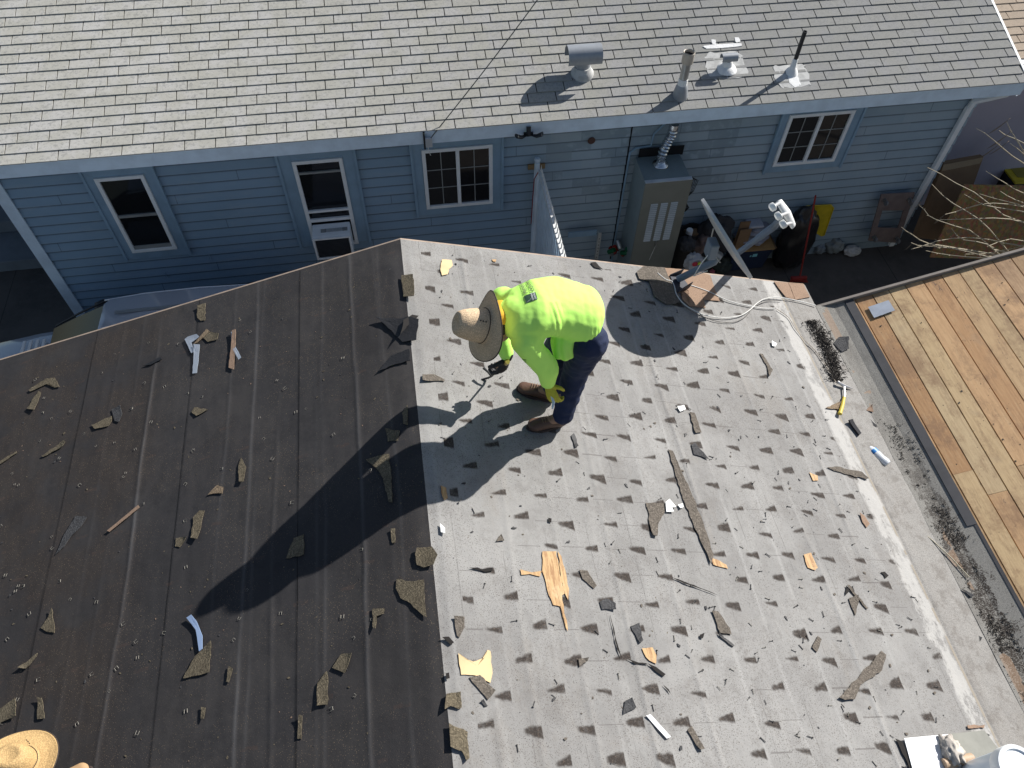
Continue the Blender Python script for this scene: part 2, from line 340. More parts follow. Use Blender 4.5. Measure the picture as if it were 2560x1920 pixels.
M_BARK = simple('pale twig bark', (.36, .31, .22), .7, 0, .4, 30); M_LEAF = simple('dry leaf', (.13, .10, .07), .8, 0, .3, 30)
M_DISH = simple('dish gray enamel', (.42, .43, .44), .45, 0, .1, 20); M_DISHB = simple('mast gray enamel', (.15, .19, .24), .45, .1, .15, 20)
M_CABLE = simple('white cable jacket', (.72, .71, .67), .5, 0, .15, 30)

# ================================================================== SETTING
g = MB().add([(-90, -90, 0), (90, -90, 0), (90, 90, 0), (-90, 90, 0)], [(0, 1, 2, 3)]).build('ground', M_GRD); tag(g, None, None, None, 'structure')

# ================================================================== BLUE HOUSE
YW = 7.187; XL, XR = -4.33, 6.86
house = thing('blue_house', (0, YW, 0), 'blue lap-sided house with a gray shingled roof, across the alley', 'house')
m = MB(); ex = .133; z = 0; k = 0
while z < 2.60:
    z1 = min(z+ex, 2.62)
    m.add([(XL, YW-.026, z), (XR, YW-.026, z), (XR, YW-.004, z1), (XL, YW-.004, z1), (XL, YW-.004, z), (XR, YW-.004, z)], [(0, 1, 2, 3), (4, 5, 1, 0)])
    z = z1
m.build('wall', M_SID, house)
m = MB(); m.box((XL, YW+.002, 0), (XR, YW+.12, 2.62)).box((XL, YW+.122, 0), (XL+.12, 14, 2.62)).box((XR-.12, YW+.122, 0), (XR, 14, 2.62)); m.build('wall', M_TRIM, house)
m = MB(); m.box((XL-.03, YW-.04, 0), (XL+.10, YW-.024, 2.6)).box((XL-.03, YW-.022, 0), (XL-.005, YW+.1, 2.6)); m.build('corner_trim', M_FASC, house)
# butt joints of the siding and the plywood seam
for px, py in ((1290*.40687, 1580*.40687), (1020*.40687, 600+215*.40687), (800+960*.40687, 1400*.40687)):
    p = gy(px, py, YW-.02); MB().box((p.x-.0015, YW-.028, p.z-.05), (p.x+.0015, YW-.018, p.z+.05)).build('siding_joint', M_TRIM, house)
m = MB()
p = gy(1300+1225*.226, 300+130*.226, YW); m.box((p.x-.006, YW-.030, .3), (p.x+.006, YW-.012, 2.45)); m.build('joint_strip', M_DARK, house)
# soffit and fascia
YE, ZE, XE0, XE1 = 6.887, 2.77, -6.6, 7.08
m = MB(); m.box((XE0, YE+.025, 2.60), (XE1-.02, YW+.1, 2.615)); m.build('soffit', M_TRIM, house)
m = MB(); m.box((XE0, YE, 2.595), (XE1, YE+.022, 2.755)); m.box((XE1-.02, YE+.024, 2.56), (XE1, YE+.026+.001, 2.57)); m.build('fascia', M_FASC, house)
# roof deck + shingles, every tab a real thin piece
roof = MB().hexa([(XE0, YE+.004, 2.60+.135), (XE1, YE+.004, 2.60+.135), (XE1, 12.6, 2.735+.28*(12.6-YE)), (XE0, 12.6, 2.735+.28*(12.6-YE))],
                 [(XE0, YE+.004, 2.757), (XE1, YE+.004, 2.757), (XE1, 12.6, 2.757+.28*(12.6-YE)), (XE0, 12.6, 2.757+.28*(12.6-YE))]).build('roof', M_DARK, house)
def shingles(x0, x1, y0, y1, z0, sl, mat, name, parent, phase, tint=.055, shift=.107):
    m = MB(); tab = .3053; e = .127; c = 1/math.hypot(1, sl); dy, dz = c, sl*c; ny, nz = -dz, dy
    n = int((y1-y0)/(e*c)); rnd = random.Random(5); run = {}
    for r in range(-0, n):
        off = phase+shift*r+rnd.uniform(-.006, .006); yy = y0+dy*e*r; zz = z0+dz*e*r
        i0 = int((x0-off)/tab)-1; i1 = int((x1-off)/tab)+1; strip = 1.
        for i in range(i0, i1+1):
            a, b = max(x0, off+i*tab+.005), min(x1, off+(i+1)*tab-.005)
            if b-a < .02: continue
            if (i+r) % 3 == 0: strip = 1+rnd.uniform(-tint, tint)
            v = strip*(1+rnd.uniform(-.03, .03)); m.c = (v, v, v*rnd.uniform(.995, 1.005)); L = e+.008; h = .0105+rnd.uniform(0, .003); j = rnd.uniform(-.0015, .0015)
            def P(x, s, t): return (x, yy+dy*(s+j)+ny*t, zz+dz*(s+j)+nz*t)
            m.hexa([P(a, 0, .0005), P(b, 0, .0005), P(b, L, .0003), P(a, L, .0003)], [P(a, 0, h), P(b, 0, h), P(b, L, .0016), P(a, L, .0016)])
    return m.build(name, mat, parent, col=True)
shingles(XE0, XE1, YE-.012, 11.9, 2.757, .28, M_SH, 'shingles', house, -3.726)
m = MB(); a = .28; m.hexa([(XE1+.001, YE-.01, 2.66), (XE1+.03, YE-.01, 2.66), (XE1+.03, 12.4, 2.66+a*(12.4-YE)), (XE1+.001, 12.4, 2.66+a*(12.4-YE))],
                          [(XE1+.001, YE-.01, 2.768), (XE1+.03, YE-.01, 2.768), (XE1+.03, 12.4, 2.768+a*(12.4-YE)), (XE1+.001, 12.4, 2.768+a*(12.4-YE))]); m.build('rake_board', M_WHITE2, house)
# windows
def frame(m, x0, x1, z0, z1, y0, y1, t):
    m.box((x0, y0, z0), (x0+t, y1, z1)); m.box((x1-t, y0, z0), (x1, y1, z1)); m.box((x0+t, y0, z1-t), (x1-t, y1, z1)); m.box((x0+t, y0, z0), (x1-t, y1, z0+t))
def window(x0, x1, z0, z1, kind, tx0, tx1, tz0, ztop=2.595):
    w_ = MB(); f = .042; yo = YW-.068; frame(w_, x0, x1, z0, z1, yo, YW-.03, f)
    win = w_.build('window', M_WHITE, house, bevel=.003)
    c = MB(); c.box((tx0, YW-.046, tz0), (x0-.002, YW-.024, ztop)); c.box((x1+.002, YW-.046, tz0), (tx1, YW-.024, ztop)); c.box((x0-.002, YW-.046, tz0), (x1+.002, YW-.024, z0-.002))
    if ztop-z1 > .03: c.box((x0-.002, YW-.046, z1+.002), (x1+.002, YW-.024, ztop))
    for q in (tx0, tx1-.03): c.box((q, YW-.062, tz0-.01), (q+.03, YW-.047, ztop))
    c.build('casing', M_TRIM, win, bevel=.002)
    a, b, lo, hi = x0+f, x1-f, z0+f, z1-f; mid = (a+b)/2; zm = (lo+hi)/2
    g_ = MB(); bar = MB(); gy_ = YW-.042
    if kind == 'slider':
        g_.box((a, gy_, lo), (mid-.015, gy_+.006, hi)); 
        w2 = MB(); w2.box((mid-.02, yo-.004, lo), (mid+.02, YW-.035, hi)); w2.build('mullion', M_WHITE, win)
        s2 = MB(); s2.box((mid+.02, gy_, lo), (b, gy_+.006, hi))
        for (p, q) in ((a, mid-.02), (mid+.02, b)):
            for i in (1, 2): zz = lo+(hi-lo)*i/3; bar.box((p, gy_-.006, zz-.005), ((p+q)/2-.005, gy_-.001, zz+.005)); bar.box(((p+q)/2+.005, gy_-.006, zz-.005), (q, gy_-.001, zz+.005))
            bar.box(((p+q)/2-.005, gy_-.006, lo), ((p+q)/2+.005, gy_-.001, hi))
        s2.build('pane', M_GLASS, win)
        sc = MB(); sc.box((a, gy_-.012, lo), (mid-.02, gy_-.010, hi)); 
        bar2 = MB(); bar.build('muntin', M_GRAYM, win)
    elif kind == 'hung':
        w2 = MB(); w2.box((a, yo+.008, zm-.018), (b, YW-.035, zm+.014)); w2.build('sash_rail', M_GRAYM, win); g_.box((a, gy_, lo), (b, gy_+.006, hi))
        s = MB(); s.box((a, yo+.012, lo), (b, YW-.04, lo+.05)); s.build('sill', M_GRAYM, win)
    elif kind == 'ac':
        g_.box((a, gy_, lo), (b, gy_+.006, hi)); w2 = MB(); w2.box((a, yo+.006, hi-.14), (b, YW-.035, hi-.115)); w2.build('sash_rail', M_GRAYM, win)
        w3 = MB(); w3.box((a, yo, lo+.50), (b, YW-.035, lo+.53)); w3.box((a, yo, lo+.36), (b, YW-.035, lo+.40)); w3.build('sash_rail', M_WHITE, win)
    g_.build('pane', M_GLASS if kind != 'slider' else M_SCREEN, win)
    return win
window(-3.30, -2.79, 1.235, 2.32, 'hung', -3.42, -2.665, 1.12)
window(-1.235, -.69, 1.05, 2.325, 'ac', -1.40, -.535, 1.06)
window(.178, .975, 1.49, 2.335, 'slider', .05, 1.105, 1.385)
window(4.455, 5.262, 1.665, 2.395, 'slider', 4.36, 5.40, 1.56)
# foil patch, small wall vent hood
p = gy(1300+785*.226, 300+212*.226, YW); MB().lathe([(.001, 0), (.045, .004), (.045, .012), (.02, .03)], p-Vector((0, .02, 0)), (0, -1, 0), 14).build('wall_vent', simple('rust', (.12, .06, .045), .8), house, True)
# downspout with elbows
P = [gy(2421, 262, YW-.05), gy(2380, 345, YW-.05), gy(2270, 540, YW-.05)]
xs = (P[0].x+P[2].x)/2
m = MB(); m.box((xs-.035, YW-.085, .04), (xs+.035, YW-.030, 2.30)); m.build('downspout', M_WHITE, house, bevel=.006)
m = MB(); m.tube([(xs, YW-.057, 2.26), (xs+.02, YW-.06, 2.38), (xs+.16, YW-.10, 2.44), (xs+.30, YW-.16, 2.52), (xs+.34, YW-.18, 2.60)], .042, 8); m.build('downspout_elbow', M_WHITE, house, True)
# roof vents
def bp(px, py): return on('B', px, py)
q = lambda a, b: (1300+a*.40687, b*.40687)
def cement(px, py, w0, h0, mat, th=.003, name='cement_patch', seed=1):
    rnd = random.Random(seed); c = bp(px, py); pts = []
    for i in range(26):
        t = 2*math.pi*i/26; sx = math.copysign(abs(math.cos(t))**.5, math.cos(t))*w0/2*rnd.uniform(.84, 1.1); sy = math.copysign(abs(math.sin(t))**.5, math.sin(t))*h0/2*rnd.uniform(.84, 1.1)
        pts.append(Vector((c.x+sx, c.y+sy*.963, zat('B', 0, c.y+sy*.963)-.013+.010)))
    return MB().slab(pts, (0, -.28, 1), th).build(name, mat, house)
def tvent(c, R, L, hgt, rc, name='roof_vent'):
    v = MB(); v.lathe([(R*1.25, -.06), (R*1.2, .02), (R, .06), (R, hgt)], c, (0, 0, 1), 22)
    vo = v.build(name, M_VENT, house, True); cp = MB(); n = 14; rings = []
    for sx in (-L/2, L/2):
        rings.append([Vector((c.x+sx, c.y+math.cos(a)*r_, c.z+hgt+math.sin(a)*r_)) for r_, rg in ((rc, range(n+1)), (rc-.006, range(n, -1, -1))) for a in [math.radians(-25)+math.radians(230)*k/n for k in rg]])
    cp.loft(rings); cp.build('vent_cap', M_VENT, vo, True); return vo
tvent(bp(*q(382, 440)), .082, .37, .19, .115); c0 = bp(*q(382, 445)); MB().lathe([(.13, -.05), (.125, .012), (.10, .04), (.088, .07)], c0, (0, 0, 1), 24).build('vent_flashing', M_CEM2, house, True)
cement(1300+1268*.40687, 400*.40687, .46, .40, M_CEM2, .003, 'cement_patch', 3); cement(1300+1252*.40687, 283*.40687, .46, .055, M_CEM, .009, 'cement_patch', 4)
for a, b, s in ((1190, 258, .05), (1335, 246, .06)): cement(1300+a*.40687, b*.40687, s, .07, M_CEM, .008, 'cement_patch', a)
tvent(bp(*q(1268, 420)), .040, .175, .125, .05); cs = bp(*q(1290, 405)); MB().lathe([(.12, -.02), (.10, .012), (.06, .035), (.047, .09)], bp(*q(1268, 418)), (0, 0, 1), 22).build('vent_flashing', M_CEM, house, True)
c = bp(*q(983, 585)); v = MB().lathe([(.046, -.05), (.046, .40), (.047, .405)], c, (0, 0, 1), 22).build('flue_pipe', M_STEEL, house, True)
MB().lathe([(.060, .385), (.062, .39), (.062, .50), (.058, .505), (.052, .50), (.050, .45)], c, (0, 0, 1), 24).build('flue_collar', simple('tan flue rim', (.52, .47, .40), .5, .3), v, True)
MB().lathe([(.001, .470), (.049, .470), (.049, .474), (.001, .474)], c, (0, 0, 1), 20).build('flue_opening', M_DARK, v)
MB().lathe([(.086, -.05), (.082, .02), (.066, .10), (.052, .13)], c, (0, 0, 1), 22).build('vent_flashing', M_VENT, house, True)
MB().lathe([(.0525, .10), (.0505, .19), (.0475, .20)], c, (0, 0, 1), 22).build('painted_band', M_CEM, house, True)
c = bp(*q(1668, 440)); MB().lathe([(.023, -.05), (.023, .47), (.018, .47), (.018, .44)], c, (0, 0, 1), 16).build('vent_pipe', M_BLK, house, True)
MB().lathe([(.085, -.03), (.06, .02), (.034, .05), (.027, .15), (.024, .155)], c, (0, 0, 1), 18).build('vent_flashing', M_CEM, house, True)
cement(1300+1672*.40687, 465*.40687, .42, .34, M_CEM2, .003, 'cement_patch', 9); cement(1300+1680*.40687, 480*.40687, .12, .24, M_CEM, .005, 'cement_patch', 12)

# ------------------------------------------------------------------ things on the blue house
ac = thing('air_conditioner', (-.965, 6.98, 1.10), 'white window air conditioner hanging out of the tall narrow window', 'air conditioner')
ax0, ax1, az0, az1, ay = -1.185, -.745, 1.09, 1.425, 6.86
MB().box((ax0, ay+.03, az0), (ax1, YW-.07, az1)).build('housing', M_WHITE, ac, bevel=.012)
m = MB(); frame(m, ax0, ax1, az0, az1-.002, ay, ay+.028, .022); m.build('front_frame', M_WHITE, ac)
MB().box((ax0+.03, ay+.012, az0+.03), (ax1-.03, ay+.026, az1-.03)).build('grille', M_BLK, ac)
m = MB()
for i in range(22): x_ = ax0+.14+i*.010; m.box((x_, ay+.10, az1+.0005), (x_+.004, ay+.16, az1+.004))
for x_ in (ax0+.10, ax1-.09): m.box((x_, ay+.10, az1+.0005), (x_+.06, ay+.16, az1+.003))
m.build('top_vent', M_GRAYM, ac)
m = MB()
for i in range(14): zz = az0+.04+i*.019; m.box((ax0+.03, ay+.006, zz), (ax1-.03, ay+.011, zz+.004))
m.build('grille_slats', simple('dark fins', (.10, .10, .11), .5, .3), ac)
cab = thing('metal_cabinet', (2.95, 6.9, 0), 'tall gray metal water heater cabinet with louvered door against the wall', 'cabinet')
cx0, cx1, cy0, cz = 2.655, 3.215, 6.625, 2.0
MB().box((cx0+.01, cy0+.02, .02), (cx1-.01, YW-.075, cz-.005)).build('body', M_CAB, cab, bevel=.004)
d = MB().box((cx0, cy0-.006, .04), (cx1, cy0+.018, cz+.012)).build('door', M_CABD, cab, bevel=.004)
MB().box((cx0+.002, cy0-.004, cz+.0125), (cx1-.002, cy0+.05, cz+.016)).build('top_flange', simple('bright edge', (.7, .74, .78), .3, .4), cab)
m = MB()
for g0 in (0, 1, 2):
    xx = cx0+.115+g0*.122
    for i in range(20): zz = 1.70-i*.030; m.add([(xx, cy0-.0065, zz), (xx+.085, cy0-.0065, zz), (xx+.085, cy0-.020, zz-.012), (xx, cy0-.020, zz-.012), (xx, cy0-.0065, zz-.015), (xx+.085, cy0-.0065, zz-.015)], [(0, 1, 2, 3), (3, 2, 5, 4), (0, 3, 4), (1, 5, 2)])
    for i in range(14): zz = .62-i*.030; m.add([(xx, cy0-.0065, zz), (xx+.085, cy0-.0065, zz), (xx+.085, cy0-.020, zz-.012), (xx, cy0-.020, zz-.012), (xx, cy0-.0065, zz-.015), (xx+.085, cy0-.0065, zz-.015)], [(0, 1, 2, 3), (3, 2, 5, 4), (0, 3, 4), (1, 5, 2)])
_lv = simple('pale louver steel', (.55, .57, .55), .35, .3); _v, _f = m.v, m.f
for grp in (lambda z_: z_ > .9, lambda z_: z_ <= .9):
    mm = MB(); mm.v = _v; mm.f = [f_ for f_ in _f if grp(_v[f_[0]].z)]; us = sorted({i for f_ in mm.f for i in f_}); ix = {u: k for k, u in enumerate(us)}; m3 = MB(); m3.add([_v[u] for u in us], [[ix[i] for i in f_] for f_ in mm.f]); m3.build('louvers', _lv, d)
MB().box((2.93, cy0-.03, 1.02), (2.945, cy0-.007, 1.10)).build('latch', M_STEEL, d)
MB().tube([(2.937, cy0-.02, 1.02), (2.92, cy0-.015, .9), (2.90, cy0-.012, .78)], .003, 5).build('string', M_CABLE, d)
MB().box((2.70, YW-.074, 1.98), (3.24, YW-.066, 2.11)).build('opening', M_DARK, cab)
duct = thing('flue_duct', (2.95, 7.05, 2.0), 'crinkled foil duct rising from the metal cabinet to the eave', 'duct')
pts = [gz(1300+1555*.226, 300+480*.226, 2.01)]; 
for a, b, y_ in ((1565, 400, 6.99), (1600, 310, 7.0), (1640, 230, 7.01), (1680, 160, 7.02), (1705, 70, 7.02)): pts.append(gy(1300+a*.226, 300+b*.226, y_))
P2 = []
for i in range(len(pts)-1):
    for t in range(7): P2.append(pts[i].lerp(pts[i+1], t/7))
P2.append(pts[-1]+Vector((0, 0, .03))); rr = [.055+.005*math.sin(i*2.1) for i in range(len(P2))]
MB().tube(P2, rr, 16).build('tube', M_FOIL, duct, True); MB().lathe([(.095, 0), (.088, .012), (.06, .03), (.05, .045)], pts[0]-Vector((0, 0, .008)), (0, 0, 1), 15).build('collar', M_FOIL, duct, True)
# wiring clutter on the cabinet's right side
m = MB(); b0 = Vector((3.235, 6.75, 1.9))
for k in range(4): m.tube([b0+Vector((.0, 0, .05)), b0+Vector((.05+.02*k, 0, -.02)), b0+Vector((.03+.015*k, -.02, -.16)), b0+Vector((.0, 0, -.3)), b0+Vector((.05+.01*k, -.01, -.42)), b0+Vector((.0, 0, -.56))], .0045, 5)
tag(m.build('wire_bundle', M_BLK, None, True, loc=b0), 'tangled black wires on the right side of the metal cabinet', 'wires')
bt = thing('water_bottle', (3.27, 6.78, 1.36), 'small clear bottle with blue label wedged beside the metal cabinet', 'bottle')
MB().lathe([(.001, 0), (.03, .003), (.03, .13), (.012, .17), (.012, .19)], (3.27, 6.78, 1.36), (0, 0, 1), 12).build('bottle_body', M_TAPE, bt, True); MB().lathe([(.031, .03), (.031, .09)], (3.27, 6.78, 1.36), (0, 0, 1), 12).build('bottle_label', simple('cyan', (.05, .42, .60), .5), bt, True)
# conduit line up the wall beside the cabinet
m = MB(); m.tube([(2.60, YW-.04, .05), (2.60, YW-.04, 2.05), (2.66, YW-.04, 2.10), (2.84, YW-.04, 2.12), (2.85, YW-.04, 2.28), (2.97, YW-.04, 2.42), (2.98, YW-.04, 2.59)], .012, 6); m.build('conduit', M_TRIM, house, True)
# flood light on the fascia, wire bracket and overhead wire
fl = gy(1300+95*.226, 300+165*.226, YE-.03)
ft = thing('flood_light', fl, 'black twin flood light fixed on the fascia above the gate', 'flood light')
MB().tube([fl+Vector((0, .02, .09)), fl+Vector((0, -.02, .0))], .024, 10).build('sensor', M_BLK, ft, True); MB().box(fl+Vector((-.05, .0, -.02)), fl+Vector((.05, .026, .02))).build('bracket', M_BLK, ft)
for sx in (-1, 1): MB().tube([fl+Vector((sx*.03, -.01, 0)), fl+Vector((sx*.085, -.03, .0)), fl+Vector((sx*.14, -.05, .035))], [.012, .03, .036], 12, flat=.55).build('lamp_head', M_BLK, ft, True)
br = gy(800+665*.40687, 862*.40687, YE-.03)
bk = thing('antenna_bracket', br, 'small gray box on a black bracket at the fascia above the sliding window', 'bracket')
MB().box(br+Vector((-.03, -.03, -.07)), br+Vector((.04, .0, .04))).build('junction_box', simple('weathered white box', (.5, .5, .5), .6), bk, bevel=.004); MB().box(br+Vector((-.05, -.004, -.11)), br+Vector((-.032, .028, .09))).build('bracket_plate', M_BLK, bk)
MB().tube([br+Vector((-.01, -.02, -.07)), br+Vector((-.0, -.03, -.13)), br+Vector((.01, -.03, -.17))], .004, 5).build('loose_wire', M_CABLE, bk)
w0 = br+Vector((.02, -.02, .03)); w1 = gy(1337, -2, 7.55); w1b = w0+(w1-w0)*1.6
m = MB(); pts = [w0.lerp(w1b, t/24)+Vector((0, 0, -.25*math.sin(math.pi*t/24))) for t in range(25)]; 
pts = [w0.lerp(w1b, t/24)-Vector((0, 0, .05*math.sin(math.pi*t/24))) for t in range(25)]; m.tube(pts, .0055, 6)
tag(m.build('overhead_wire', simple('gray wire', (.10, .10, .09), .7), None, True, loc=w0), 'thin overhead wire running across the gray shingled roof', 'wire')

# ------------------------------------------------------------------ neighbour on the right: stucco wall, roof, gutter
nb = thing('stucco_house', (9, 7.6, 0), 'lavender stucco house with tan shingled roof beyond the downspout', 'house')
m = MB(); m.box((XR+.25, 7.92, 0), (13, 8.2, 2.6)); m.build('wall', M_STU, nb)
m = MB(); m.box((XE1-.02, 7.42, 2.52), (13, 7.52, 2.63)); m.box((XE1-.02, 7.41, 2.625), (13, 7.535, 2.64)); m.build('gutter', M_WHITE, nb, bevel=.01)
m = MB(); m.box((XE1-.0, 7.54, 2.50), (13, 7.9, 2.515)); m.build('soffit', M_TRIM, nb)
MB().hexa([(XE1+.035, 7.53, 2.60), (14, 7.53, 2.60), (14, 13, 2.60+.24*5.47), (XE1+.035, 13, 2.60+.24*5.47)], [(XE1+.035, 7.53, 2.64), (14, 7.53, 2.64), (14, 13, 2.64+.24*5.47), (XE1+.035, 13, 2.64+.24*5.47)]).build('roof', M_DARK, nb)
shingles(XE1+.04, 13.5, 7.5, 12.8, 2.642, .24, M_TAN, 'shingles', nb, 7.3)
# left: porch, steps and railing
pr = thing('porch', (-5.5, 9, 0), 'concrete porch steps in deep shade past the house corner', 'porch')
m = MB(); m.box((-9, 8.95, 0), (XL-.05, 14, .36)); m.build('slab', M_CONC, pr, bevel=.01)
m = MB(); m.box((-9, 8.35, 0), (XL-.05, 8.94, .18)); m.build('step', M_CONC, pr, bevel=.01)
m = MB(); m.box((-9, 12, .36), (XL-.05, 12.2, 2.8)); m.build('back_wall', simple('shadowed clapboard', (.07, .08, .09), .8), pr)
rl = thing('handrail', (-4.62, 8.3, 0), 'black iron handrail beside the porch steps', 'handrail')
def rp(px, py): return gx(px, py, -4.72)
A, B_, C = rp(88, 600), rp(100, 690), rp(168, 770)
m = MB()
for y_, zb in ((9.3, .36), (8.3, .18), (7.75, 0)): m.tube([(-4.62, y_, zb), (-4.62, y_, zb+.88)], .016, 8)
m.build('post', M_BLK, rl, True); m = MB(); m.tube([(-4.62, 9.5, 1.25), (-4.62, 9.3, 1.24), (-4.62, 8.3, 1.06), (-4.62, 7.75, .88), (-4.62, 7.68, .75), (-4.62, 7.74, .68)], .018, 8); m.tube([(-4.62, 9.3, .62), (-4.62, 8.3, .42), (-4.62, 7.75, .26)], .012, 8); m.build('rail', M_BLK, rl, True)

# ================================================================== HOUSE BEING RE-ROOFED
own = thing('stripped_house', (0, 0, 0), 'house with its shingles stripped to felt and bare boards, nearest the camera', 'house')
YR, RX, RZ = 4.275, -.108, 3.72; YB = -4.5; XLE, XVE = -4.6, 3.40
def cxs(px, py, s='L'): return on(s, px, py).x
WR = [(cxs(352, 1160), .010, .085), (cxs(575, 960), .008, .05), (cxs(700, 820), .007, .02), (cxs(640, 850), .008, .09), (cxs(806, 870), .006, .06), (cxs(560, 1110), -.005, 0), (cxs(300, 900), .006, .02),
      (cxs(255, 1450), .007, .03), (cxs(880, 760), .010, .06), (cxs(1024, 1700), .006, .07), (cxs(915, 1640), -.007, 0), (cxs(620, 1700), .004, .04), (cxs(790, 1480), .003, .03), (-.32, .004, .03)]
LAP = [cxs(445, 1250), cxs(745, 1300), cxs(150, 1290)]
def felt(side):
    x0, x1 = (XLE, RX) if side == 'L' else (RX, XVE)
    nx = int((x1-x0)/.0085); ys = np.arange(YB, YR+.001, .06); ys[-1] = YR
    if side == 'R': ys = np.append(ys, [])
    m = MB(); vs = []; hs = []; lights = []
    for j, y in enumerate(ys):
        for i in range(nx+1):
            x = x0+(x1-x0)*i/nx; z = zat(side, x, y); h = 0; li = 0
            if side == 'L':
                for n_, (xc, a, l) in enumerate(WR):
                    xx = xc+.03*noise.noise(Vector((n_*7.1, y*.7, 0)))+.008*noise.noise(Vector((n_*3.1, y*4, 5))); u = (x-xc-(xx-xc))/.014
                    fade = max(0, min(1, .75+1.4*noise.noise(Vector((n_*5.3+2, y*.55, 1)))))
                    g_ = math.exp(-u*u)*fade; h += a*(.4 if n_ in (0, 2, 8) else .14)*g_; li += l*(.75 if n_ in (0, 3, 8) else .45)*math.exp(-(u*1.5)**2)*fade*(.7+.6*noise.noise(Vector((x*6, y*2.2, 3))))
                for xl in LAP: h += .003*max(0, 1-(x-xl)/.10) if x > xl else 0
            else:
                for n_, (xc, a) in enumerate(((.33, .005), (.62, .004), (.95, .005), (1.28, .004), (1.62, .005), (2.0, .004), (2.35, .005), (2.7, .004), (.12, .003))):
                    u = (x-xc-.04*noise.noise(Vector((n_*7.7, y*.6, 0))))/.016; h += a*math.exp(-u*u)*max(0, min(1, .5+1.6*noise.noise(Vector((n_*4.3, y*.6, 1)))))
                h += -.004*math.exp(-((x-3.1)/.012)**2)
            rr_ = abs(x-RX); h -= .010*math.exp(-(rr_/.05)**2)
            h += .0035*noise.noise(Vector((x*4, y*1.6, 0)))+.0015*noise.noise(Vector((x*17, y*9, 2)))
            if y > YR-.12: h *= (YR-y)/.12
            vs.append((x, y, z+h)); lights.append(max(0, li))
    fs = [(j*(nx+1)+i, j*(nx+1)+i+1, (j+1)*(nx+1)+i+1, (j+1)*(nx+1)+i) for j in range(len(ys)-1) for i in range(nx)]
    me = bpy.data.meshes.new('felt_roof'); me.from_pydata(vs, [], fs)
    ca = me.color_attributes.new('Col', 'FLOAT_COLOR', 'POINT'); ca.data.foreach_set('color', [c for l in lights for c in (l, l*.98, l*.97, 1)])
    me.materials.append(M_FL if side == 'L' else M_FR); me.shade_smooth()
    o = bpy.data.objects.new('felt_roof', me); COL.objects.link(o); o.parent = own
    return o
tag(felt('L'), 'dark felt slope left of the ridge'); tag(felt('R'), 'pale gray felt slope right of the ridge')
# decking under the felt, rake board, eave
m = MB(); t = .022
for s, xa, xb in (('L', XLE, RX), ('R', RX, XVE)):
    m.hexa([(xa, YB, zat(s, xa, 0)-.07), (xb, YB, zat(s, xb, 0)-.07), (xb, YR-.004, zat(s, xb, 0)-.07), (xa, YR-.004, zat(s, xa, 0)-.07)], [(xa, YB, zat(s, xa, 0)-.016), (xb, YB, zat(s, xb, 0)-.016), (xb, YR-.004, zat(s, xb, 0)-.016), (xa, YR-.004, zat(s, xa, 0)-.016)])
m.build('roof_deck', M_WOODY, own)
m = MB(); rb = simple('weathered rake board', (.40, .31, .24), .8, 0, .4, 12)
for s, xa, xb in (('L', XLE, RX), ('R', RX, XVE)): m.hexa([(xa, YR-.003, zat(s, xa, 0)-.17), (xb, YR-.003, zat(s, xb, 0)-.17), (xb, YR+.019, zat(s, xb, 0)-.17), (xa, YR+.019, zat(s, xa, 0)-.17)], [(xa, YR-.003, zat(s, xa, 0)-.006), (xb, YR-.003, zat(s, xb, 0)-.006), (xb, YR+.019, zat(s, xb, 0)-.006), (xa, YR+.019, zat(s, xa, 0)-.006)])
m.build('rake_board', rb, own)
m = MB(); m.hexa([(-4.2, YB, 0), (3.2, YB, 0), (3.2, 4.0, 0), (-4.2, 4.0, 0)], [(-4.2, YB, 2.50), (3.2, YB, 2.50), (3.2, 4.0, 2.50), (-4.2, 4.0, 2.50)]); m.add([(-4.2, 4.0, 2.5), (3.2, 4.0, 2.5), (3.2, 4.0, 2.68), (RX, 4.0, 3.62), (-4.2, 4.0, 2.55)], [(0, 1, 2, 3, 4)]); m.box((3.21, YB, 0), (8.4, 3.8, 2.5)); m.build('wall', simple('cream stucco', (.16, .16, .16), .9), own)
# valley
def valley():
    m = Mat('granulated valley sheet', (.28, .27, .245), .9, 0, .2); x, y, z = m.xyz()
    m.mix(m.noise(200, 2).gt(.54)*.5, (.09, .085, .08)); m.mix(m.noise(5, 5, .7, stretch=(2, .5, 1)).sm(.45, .7)*.6, (.16, .15, .135))
    e = (m.noise(5, 5, .75)-.5)*.22; dirt = ((x-3.52+e).abs()).lt(.075); low = y.rsub(3.1).sm(0., 1.6)
    m.mix(dirt*m.noise(11, 5, .8).sm(.36, .5)*(m.noise(120, 3).sm(.38, .5))*(low*.85+.15), (.045, .038, .032)); m.mix(m.noise(3.2, 5, .8).gt(.56)*m.noise(110, 2).gt(.5)*low*.8, (.055, .045, .038))
    m.mix(((x-3.46).abs()).lt(.035)*m.noise(2, 4).gt(.52)*.5, (.30, .20, .13)); m.bump(m.noise(240, 3), .003); return m.done()
m = MB(); yv = 4.026
prof = [(3.398, 2.712), (3.50, 2.706), (3.56, 2.708), (3.64, 2.731), (3.712, 2.752)]
for i in range(4):
    (a, za), (b, zb) = prof[i], prof[i+1]; m.hexa([(a, YB, za-.02), (b, YB, zb-.02), (b, yv, zb-.02), (a, yv, za-.02)], [(a, YB, za), (b, YB, zb), (b, yv, zb), (a, yv, za)])
m.build('valley_sheet', valley(), own)
m = MB(); m.hexa([(3.653, 1.85, 2.735), (3.722, 1.85, 2.754), (3.722, yv+.002, 2.754), (3.653, yv+.002, 2.735)], [(3.653, 1.85, 2.743), (3.722, 1.85, 2.762), (3.722, yv+.002, 2.762), (3.653, yv+.002, 2.743)])
